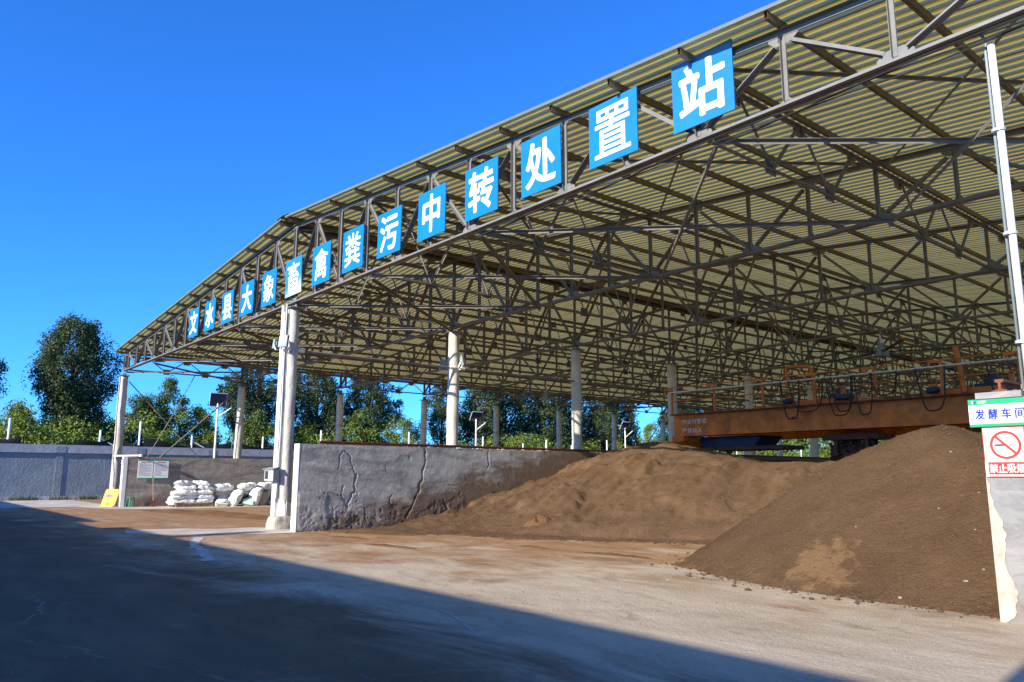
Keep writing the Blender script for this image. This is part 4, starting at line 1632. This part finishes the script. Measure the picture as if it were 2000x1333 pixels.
# pallet with five layers
pl = thing('pallet', 'wooden pallet carrying the neat stack of white sacks', 'pallet', (-16.9, 2.75, 0))
m = MB()
for k in range(6):
    m.box(-.62, .62, -.85 + k * .30, -.85 + k * .30 + .2, .11, .132)
m.build('deck', 'wood', pl)
m = MB()
for x in (-.55, 0, .55):
    m.box(x - .05, x + .05, -.85, .85, 0, .109)
m.build('bearer', 'wood', pl)
layer = ['bottom', 'second', 'third', 'fourth', 'top']
for k in range(5):
    z = .132 + .115 + k * .205
    rr = random.Random(k)
    if k < 4:
        spots = [(-16.62, 2.45, 0, 'front left'), (-16.60, 3.22, 0, 'front right'), (-17.18, 2.45, 0, 'back left'), (-17.18, 3.22, 0, 'back right')]
        if k in (0, 1, 2):
            spots.append((-16.72, 2.0, PI / 2, 'left end'))
    else:
        spots = [(-16.66, 2.35, .15, 'left'), (-16.75, 3.05, -.2, 'right')]
    for q, (x, y, rz, nm) in enumerate(spots):
        sack(k + q, (x + rr.uniform(-.05, .05), y + rr.uniform(-.06, .06), z + rr.uniform(-.012, .012) - (.04 if nm == 'left end' else 0)), (rr.uniform(-.07, .07), rr.uniform(-.06, .06), rz + rr.uniform(-.14, .14)), scale=(1, .88, 1), label=f'white sack at the {nm} of the {layer[k]} layer on the pallet')
heap_b = [
    (-16.35, 3.75, .13, 0, .0, 1.2, 'slumped white sack lying lowest at the left of the loose heap', None),
    (-16.15, 4.25, .30, 1.0, .1, .3, 'round full white sack leaning at the front left of the loose heap', None),
    (-16.7, 4.5, .42, .9, .2, -.4, 'dusty tan sack leaning in the middle of the loose heap', 'sack_tan'),
    (-16.75, 3.85, .86, .1, .0, .1, 'white sack lying on top at the left of the loose heap', None),
    (-17.2, 4.1, .36, .05, 0, .2, 'white sack half hidden at the back of the loose heap', None),
    (-17.2, 4.1, .60, .05, .1, -.1, 'white sack second from the bottom at the back of the loose heap', None),
    (-16.15, 5.0, .16, .05, .1, 1.0, 'white sack with pale green print at the front of the loose heap', 'sack_mint'),
    (-16.05, 5.2, .42, 1.15, .0, .5, 'upright white sack standing at the front of the loose heap', None),
    (-16.5, 5.0, .90, .1, .1, .25, 'white sack with knotted corners on top in the middle of the loose heap', None),
    (-16.7, 5.0, .66, .05, -.1, .1, 'white sack under the topmost one in the middle of the loose heap', None),
    (-16.35, 5.65, .30, .9, .3, .9, 'grey sack slumped right of the upright white sack', 'sack_tan'),
    (-16.7, 6.0, .50, .8, -.2, .5, 'striped dusty sack leaning at the right of the loose heap', 'sack_tan'),
    (-16.7, 6.05, .93, .08, .05, .2, 'white sack lying on top at the right of the loose heap', None),
    (-16.2, 6.45, .20, .3, .0, .2, 'low white sack at the right end near the middle column', None),
    (-16.5, 6.6, .48, .5, .1, .4, 'white sack leaning above the low one at the right end', None),
    (-16.7, 6.9, .86, .1, 0, .1, 'white sack on top at the far right end of the loose heap', None),
    (-17.3, 5.2, .25, 0, 0, 0, 'white sack flat on the floor at the back middle of the loose heap', None),
    (-17.3, 6.2, .25, 0, 0, 0, 'white sack flat on the floor at the back right of the loose heap', None),
    (-17.25, 5.3, .48, 0, 0, .1, 'white sack resting on the flat one at the back middle', None),
    (-17.25, 6.3, .50, 0, 0, .1, 'white sack resting on the flat one at the back right', None),
]
for k, (x, y, z, rx, ry, rz, lab, mt) in enumerate(heap_b):
    sack(k, (x, y + .28, max(z, .13)), (rx, ry, rz), lab, (1.15, 1.02, 1.5), mt)
m = MB()
m.hexa([(-17.6, 3.25, 0), (-16.9, 3.25, 0), (-16.8, 3.7, 0), (-17.6, 3.7, 0), (-17.5, 3.3, .75), (-17.0, 3.35, .62), (-17.0, 3.65, .55), (-17.5, 3.65, .7)])
tag(m.build('folded_tarp', 'tarp'), 'dark folded tarpaulin wedged between the pallet stack and the loose heap', 'tarpaulin')

# yellow rail cart on the far part of the left wall
t = thing('rail_trolley', 'yellow rail trolley standing on the left wall behind the first inner column', 'trolley', (-18.2, 22.5, 2.32))
m = MB()
m.box(-.4, .9, -2.6, 1.6, .22, .36)
m.box(-.3, .8, 1.9, 4.4, .02, .18)
m.build('frame', 'yellow', t)
m = MB()
m.box(-.2, .7, -1.2, .8, .02, .215)
m.build('gearbox', 'lamp_grey', t)
for y in (-2.2, 1.2):
    m = MB()
    m.tube([(-.1, y, .11), (.1, y, .11)], .11, 12)
    m.build('wheel', 'motor', t)

# ------------------------------------------------------------------ perimeter wall, posts, netting, street lamps
XP = -31.0
pw = thing('perimeter_wall', 'long blue grey roughcast boundary wall with heavy coping', 'wall', (XP, 0, 0))
Y0, Y1 = -60, 190
m = MB()
m.box(-.22, 0, Y0, Y1, 0, 2.72)
m.build('wall_panel', 'perim', pw)
m = MB()
m.box(-.36, .10, Y0, Y1, 2.721, 3.20)
m.build('coping', 'perim_cap', pw)
m = MB()
m.box(0.001, .12, Y0, Y1, 0, .22)
m.build('footing', 'perim_cap', pw)
for k in range(-12, 42):
    y = -.55 + k * 4.4
    m = MB()
    m.box(.001, .035, y - .19, y + .19, .221, 2.72)
    m.box(.101, .115, y - .26, y + .26, 2.73, 3.1)
    m.build('pier', 'perim', pw)
posts = [(-12.0, 4.6, 0), (-7.5, 4.3, 0), (-3.23, 4.66, 0), (1.51, 4.15, 1), (3.75, 4.78, 0), (6.95, 4.0, 1), (11.73, 4.1, 0), (16.07, 4.7, 0), (17.67, 4.2, 0), (23.6, 4.85, 0), (31.0, 4.75, 0), (35.5, 4.3, 0), (38.3, 4.7, 0), (41.5, 4.3, 0), (46.3, 4.9, 0), (56, 4.8, 0), (68, 4.8, 0), (82, 4.8, 0), (100, 4.8, 0), (118, 4.8, 0)]
for k, (y, z, arm) in enumerate(posts):
    nm = f'{"short" if z < 4.4 else "tall"} white fence post on the boundary wall'
    t = thing('fence_post', nm, 'post', (XP - .12, y, 3.2), 0, 'white posts along the boundary wall')
    m = MB()
    m.tube([(0, 0, 0), (0, 0, z - 3.2)], .065, 8)
    m.build('tube', 'pvc', t)
    if arm:
        m = MB()
        m.tube([(0, 0, .45), (.05, .8, .03)], .035, 6)
        m.build('strut', 'pvc', t)
        t['label'] = 'short white fence post with slanting strut ' + ('left of the corner column' if y < 3 else 'right of the crossed rods')
dist_words = {-3.23: 'tall white fence post at the far left on the boundary wall', 3.75: 'tall white fence post just right of the corner column', 11.73: 'short white fence post just left of the middle column', 16.07: 'tall white fence post just right of the middle column', 23.6: 'tall white fence post between the second and third outer columns'}
for o in [o for o in C.objects if o.name.startswith('fence_post')]:
    for yy, w in dist_words.items():
        if abs(o.location.y - yy) < .05:
            o['label'] = w
            break
    else:
        if 'strut' not in o['label']:
            o['label'] = 'white fence post far along the boundary wall before the dark poplars' if o.location.y > 30 else o['label']
for k, (ya, yb, zz) in enumerate(((-7.5, -2.6, .38), (.0, 3.9, .34), (4.0, 9.5, .42), (9.6, 14.5, .3), (30, 62, .3))):
    m = MB()
    n = 24
    vs = []
    for j in range(n):
        u = j / (n - 1)
        y = ya + (yb - ya) * u
        h = zz * (.35 + .65 * abs(math.cos(u * PI * 1.0)) ** 1.5) if k != 1 else zz * math.sin(PI * u) ** .8 + .03
        h *= 1 + .3 * math.sin(u * 13)
        for dx in (-.02, .02):
            vs.append((XP - .05 + dx + .04 * math.sin(u * 9), y, 3.2))
            vs.append((XP - .05 + dx + .08 * math.sin(u * 7), y, 3.2 + max(.03, h)))
    fs = []
    for j in range(n - 1):
        a, b = 4 * j, 4 * (j + 1)
        fs += [(a + 2, b + 2, b + 3, a + 3), (a + 1, a, b, b + 1)[::-1], (a + 1, b + 1, b + 3, a + 3)[::-1]]
    m.add(vs, fs)
    names = ['sagging black shade netting on the wall coping at the far left', 'peaked black shade netting left of the corner column', 'black shade netting right of the corner column', 'black shade netting before the middle column', 'black shade netting far along the wall']
    tag(m.build('shade_netting', 'net'), names[k], 'netting', 'black netting along the boundary wall')

lamp = None
for k, (y, lab) in enumerate(((6.75, 'solar street lamp left of the middle column, panel facing the yard'), (26.4, 'solar street lamp right of the first inner column'), (43.3, 'solar street lamp beside the long compost heap crest'))):
    t = thing('street_lamp', lab, 'street lamp', (-26, y, 0), 0, 'solar street lamps inside the boundary wall')
    m = MB()
    m.tube([(0, 0, 0), (0, 0, 3), (0, 0, 5.75)], [.075, .065, .05], 12)
    m.build('pole', 'pvc', t)
    m = MB()
    rot = .5
    c = Vector((0, 0, 5.98))
    a = Vector((math.cos(rot), math.sin(rot), 0)).normalized() if k == 0 else Vector((.35, .94, 0))
    a = Vector((.1, 1, 0)).normalized()
    b = Vector((.55, -.05, .83)).normalized() if k else Vector((.15, 0, .98)).normalized()
    nrm = a.cross(b)
    hw, hh = (.44, .36) if k else (.46, .38)
    m.hexa([c - a * hw - b * hh, c + a * hw - b * hh, c + a * hw - b * hh + nrm * .04, c - a * hw - b * hh + nrm * .04, c - a * hw + b * hh, c + a * hw + b * hh, c + a * hw + b * hh + nrm * .04, c - a * hw + b * hh + nrm * .04])
    o = m.build('solar_panel', 'solar', t)
    m = MB()
    for sgn in (-1, 1):
        m.bar(c + a * hw * sgn * 1.02 - b * hh * 1.05, c + a * hw * sgn * 1.02 + b * hh * 1.05, .05, .05)
        m.bar(c - a * hw * 1.05 + b * hh * sgn * 1.03, c + a * hw * 1.05 + b * hh * sgn * 1.03, .05, .05)
    m.build('panel_frame', 'galv', o)
    m = MB()
    m.tube([(0, 0, 4.9), (.2, .55, 5.35), (.25, .8, 5.55)], .04, 8)
    m.build('arm', 'pvc', t)
    m = MB()
    m.bar((.24, .72, 5.52), (.34, 1.45, 5.75), .24, .07)
    m.build('lamp_head', 'machine_blue', t)

# grass tufts at the foot of the boundary wall
vs, fs = [], []
for (yc, n) in ((-2.1, 130), (-.3, 60), (1.2, 90), (-5, 60), (3.4, 50)):
    for q in range(n):
        y = yc + random.gauss(0, .35)
        x = XP + .2 + abs(random.gauss(0, .12))
        hgt = .08 + .22 * random.random()
        w = .02
        dx, dy = random.gauss(0, .06), random.gauss(0, .06)
        b = len(vs)
        vs += [(x, y - w, 0), (x, y + w, 0), (x + dx, y + dy + .004, hgt), (x + dx, y + dy - .004, hgt)]
        fs.append((b, b + 1, b + 2, b + 3))
o = np_mesh('grass_tufts', np.array(vs), np.array(fs), 'leaf_grass')
tag(o, 'green grass tufts along the foot of the boundary wall', 'grass', kind='stuff')


# ------------------------------------------------------------------ trees
def leaf_cloud(centres, radii, per, size, squash=1.0, droop=0.0):
    n = len(centres) * per
    c = np.repeat(centres, per, 0)
    r = np.repeat(radii, per)
    d = RNG.normal(size=(n, 3))
    d /= np.linalg.norm(d, axis=1)[:, None]
    rr = r * RNG.random(n) ** .5
    p = c + d * rr[:, None] * np.array([1, 1, squash])
    nrm = RNG.normal(size=(n, 3)) + d * .7 + np.array([0, 0, .5])
    nrm /= np.linalg.norm(nrm, axis=1)[:, None]
    a = np.cross(nrm, RNG.normal(size=(n, 3)))
    a[:, 2] -= droop
    a /= np.linalg.norm(a, axis=1)[:, None]
    b = np.cross(nrm, a)
    s = size * (.6 + .8 * RNG.random(n))
    a *= s[:, None]
    b *= (s * .55)[:, None]
    v = np.stack([p - a, p + b, p + a, p - b], 1).reshape(-1, 3)
    q = np.arange(n * 4).reshape(-1, 4)
    return v, q


def tree(name, label, cat, x, y, h, halfw, prof, mat, ncl=150, per=42, leaf=.17, clr=.62, trunk_r=.22, squash=1.25, seed=0, droop=0.0, group=None, limbs=22, lean=0.0):
    """prof: list of (height fraction, radius fraction)"""
    rs = np.random.default_rng(seed + 100)
    t = thing(name, label, cat, (x, y, 0), 0, group)
    hs = np.array([p[0] for p in prof])
    rf = np.array([p[1] for p in prof]) * halfw
    lo, hi = hs[0], hs[-1]
    cen = []
    ph = rs.random() * 6.28
    while len(cen) < ncl:
        f = lo + (hi - lo) * rs.random()
        R = np.interp(f, hs, rf)
        if rs.random() > (R / halfw) ** 1.1 + .06:
            continue
        a = rs.random() * 2 * PI
        if prof is FAN and f > .80 and abs(math.sin(a) * R + .25) < .75 * (f - .80) / .2:
            continue            # the forked top of the old poplar
        lob = 1 + .20 * math.sin(3 * a + ph + 5 * f) + .12 * math.sin(5 * a - ph + 9 * f)
        q = R * lob * (.35 + .65 * rs.random() ** .45)
        q = max(0, q - clr * .35)
        cen.append((q * math.cos(a) + lean * f, q * math.sin(a), f * h + rs.normal() * .15))
    cen = np.array(cen)
    rad = clr * (.6 + .7 * rs.random(ncl))
    global RNG
    RNG = np.random.default_rng(seed + 500)
    v, q = leaf_cloud(cen, rad, per, leaf, squash, droop)
    np_mesh('crown', v, q, mat, t)
    m = MB()
    m.tube([(0, 0, -.1), (.05, .03, h * .2), (-.04 + lean * .3, .05, h * .45), (lean * .6, 0, h * .72)], [trunk_r * 1.25, trunk_r, trunk_r * .7, trunk_r * .3], 9)
    tr = m.build('trunk', 'bark', t, True)
    m = MB()
    for k in range(limbs):
        c = cen[int(rs.integers(len(cen)))]
        z0 = max(h * .1, c[2] - (.30 * h) * (.5 + rs.random() * .6))
        z0 = min(z0, h * .68)
        p0 = Vector((lean * z0 / h, 0, z0))
        p1 = Vector(c)
        mid = p0.lerp(p1, .5) + Vector((p1.x - p0.x, p1.y - p0.y, 0)) * .12 - Vector((0, 0, .15))
        m.tube([p0, mid, p1], [trunk_r * .32, trunk_r * .2, .02], 5)
    m.build('limb', 'bark', tr)
    return t


FAN = [(.02, .34), (.12, .42), (.24, .40), (.36, .45), (.48, .70), (.62, .95), (.74, 1.0), (.85, .86), (.94, .68), (1.0, .36)]
POP = [(.08, .5), (.2, .75), (.4, .95), (.6, 1.0), (.8, .8), (.93, .45), (1.0, .1)]
TOP = [(.40, .25), (.5, .55), (.62, .9), (.74, 1.0), (.86, .85), (.95, .5), (1.0, .1)]
WIL = [(.05, .75), (.25, .95), (.5, 1.0), (.72, .9), (.88, .6), (1.0, .15)]
tree('poplar_tree', 'tall lone dark poplar with fan shaped crown at the far left', 'tree', -45, 2.1, 13.2, 2.8, FAN, 'leaf_poplar', 380, 140, .088, .66, .30, 1.5, 1)
tree('poplar_tree', 'dark poplar crown cut off by the left edge of the photo', 'tree', -45, -4.7, 11.9, 2.35, TOP, 'leaf_poplar', 190, 140, .088, .62, .25, 1.4, 2)
tree('poplar_tree', 'dark poplar whose round top shows just left of the middle column', 'tree', -45, 15.8, 10.9, 2.8, TOP, 'leaf_poplar', 200, 130, .088, .62, .22, 1.2, 3)
tree('cypress_tree', 'narrow bright green columnar tree behind the second outer column', 'tree', -42, 15.4, 7.2, 1.1, POP, 'leaf_bush', 80, 70, .10, .46, .14, 1.4, 4)
tree('poplar_tree', 'dense upright dark poplar just right of the middle column', 'tree', -45, 22.2, 12.9, 2.5, POP, 'leaf_poplar', 290, 140, .088, .60, .25, 1.5, 5)
tree('poplar_tree', 'open crowned poplar with bare stem right of the second outer column', 'tree', -45, 27.3, 11.2, 2.9, TOP, 'leaf_poplar', 175, 130, .088, .60, .22, 1.2, 6, lean=.9)
tree('leafy_tree', 'round dark green tree low behind the third outer column', 'tree', -42, 25.3, 7.2, 2.5, WIL, 'leaf_bush', 160, 76, .12, .62, .2, 1.1, 7)
tree('poplar_tree', 'slender poplar half hidden by the first inner column', 'tree', -45, 36.2, 11.2, 2.1, POP, 'leaf_poplar', 160, 130, .088, .58, .22, 1.5, 8)
labs = ['first dark poplar of the dense row right of the first inner column', 'second dark poplar of the dense row right of the first inner column', 'third dark poplar of the dense row, before the second inner column', 'dark poplar directly behind the second inner column', 'dark poplar just right of the second inner column', 'dark poplar left of the third solar street lamp', 'dark poplar behind the third inner column', 'last dark poplar left of the orange crane']
for k, (y, h, w) in enumerate(((41.5, 12.2, 2.7), (46.0, 13.2, 3.0), (50.5, 12.6, 2.9), (55.0, 13.4, 3.1), (59.5, 12.4, 2.8), (64.5, 12.8, 3.0), (75.0, 12.9, 2.6), (82.0, 13.5, 2.9))):
    tree('poplar_tree', labs[k], 'tree', -45 - (k % 2) * 1.5, y, h, w, [(.05, .75)] + POP[1:], 'leaf_poplar', 230, 100, .12, .80, .24, 1.4, 20 + k, group='dense row of poplars beyond the boundary wall')
wl = [(-46, -5.5, 6.4, 2.6, 'bright green willow at the left edge behind the boundary wall'), (-50, -.6, 6.7, 2.9, 'bright willow left of the lone fan shaped poplar'), (-48, 4.9, 6.0, 2.2, 'low bright willow right of the lone fan shaped poplar'), (-50, 8.5, 8.4, 2.0, 'feathery light green tree just right of the corner column'), (-50, 10.6, 9.5, 2.1, 'tallest feathery light green tree between the crossed rods'), (-50, 13.2, 7.2, 2.3, 'rounded bright willow behind the first solar street lamp'), (-52, 19.3, 6.8, 2.6, 'bright willow directly left of the middle column'), (-52, 25.0, 7.0, 2.5, 'pale willow low behind the dense upright poplar'), (-52, 35.2, 8.0, 3.0, 'rounded bright willow between the third outer and first inner columns'), (-52, 78.0, 9.0, 3.2, 'pale green willow in the gap left of the orange crane')]
for k, (x, y, h, w, lab) in enumerate(wl):
    tree('willow_tree', lab, 'tree', x, y, h, w, WIL, 'leaf_willow' if k not in (3, 4) else 'leaf_bush', 150, 150, .085, .66, .18, .9, 40 + k, droop=.6)
# trees seen under the crane and behind the shed
lb = ['broad tree seen under the orange girder, left of the turner', 'dark tree seen under the orange girder at the turner', 'tree beyond the back of the shed behind the dark heap', 'tree at the back of the shed nearest the right wall']
for k, (x, y, h, w) in enumerate(((-58, 116, 15, 7.5), (-44, 122, 17, 8), (-29, 120, 15, 7.5), (-12, 118, 15, 8))):
    tree('broadleaf_tree', lb[k], 'tree', x, y, h, w, WIL, 'leaf_bush' if k == 0 else 'leaf_poplar', 190, 60, .30, 1.7, .4, 1.0, 60 + k, group='trees beyond the back of the shed')
# hedge of scrub that fills the gaps behind the wall
n = 900
yy = RNG.uniform(-25, 150, n)
xx = -40 - 3.5 * RNG.random(n)
hh = 3.6 + 2.4 * (.5 + vnoise(yy * .16, yy * 0, 71, 3)) + .4 * RNG.normal(size=n)
zz = hh * RNG.random(n) ** .6
v, q = leaf_cloud(np.stack([xx, yy, zz], -1), .9 * (.6 + .6 * RNG.random(n)), 140, .10, .9, .2)
tag(np_mesh('scrub', v, q, 'leaf_willow'), 'mass of bright green scrub growing behind the boundary wall', 'scrub', kind='stuff')
n = 700
xx = RNG.uniform(-95, 35, n)
yy = 108 + 5 * RNG.random(n)
zz = 8.0 * RNG.random(n) ** .7
v, q = leaf_cloud(np.stack([xx, yy, zz], -1), 1.4 * (.6 + .6 * RNG.random(n)), 60, .26, .9, .2)
tag(np_mesh('scrub', v, q, 'leaf_bush'), 'mass of scrub growing beyond the back of the shed', 'scrub', kind='stuff')

# ------------------------------------------------------------------ warehouse across the yard, whose shade covers the near ground
RIDGE = 5.2
YF = -3.3 - RIDGE * math.cos(SUN_AZ) / math.tan(SUN_EL)
SX = RIDGE * math.sin(SUN_AZ) / math.tan(SUN_EL)
wh = thing('warehouse', 'long plain warehouse across the yard behind the camera', 'building', (0, YF, 0))
m = MB()
nl, nr = -6.4 + SX, -3.2 + SX
m.box(-75, nl, -12, 0, 0, RIDGE + .02)
m.box(nl, nr, -12, 0, 0, RIDGE - .26)
m.box(nr, 60, -12, 0, 0, RIDGE)
m.build('wall', 'brick', wh)
m = MB()
for k in range(14):
    x = -60 + k * 8.5
    m.box(x, x + 2.4, .001, .04, 1.3, 3.0)
m.build('window', 'warehouse_glass', wh)
m = MB()
xc = 1.0 + SX + 1.0 * math.sin(SUN_AZ) / math.tan(SUN_EL)  # unseen roof stack, added to cast a narrow shadow towards the middle column
m.box(xc - .28, xc + .28, -.6, -.05, RIDGE + .001, RIDGE + 1.0)
m.build('shadow_stack', 'brick', wh)
t = thing('lamp_post', 'plain lamp post behind the camera whose shadow crosses the near right ground', 'lamp post', (20.52, -14.2, 0))
m = MB()
m.tube([(0, 0, 0), (0, 0, 5.8)], [.11, .08], 12)
m.build('pole', 'galv', t)
m = MB()
m.box(-.14, .14, -.12, .12, 5.801, 5.9)
m.build('lamp_head', 'lamp_grey', t)
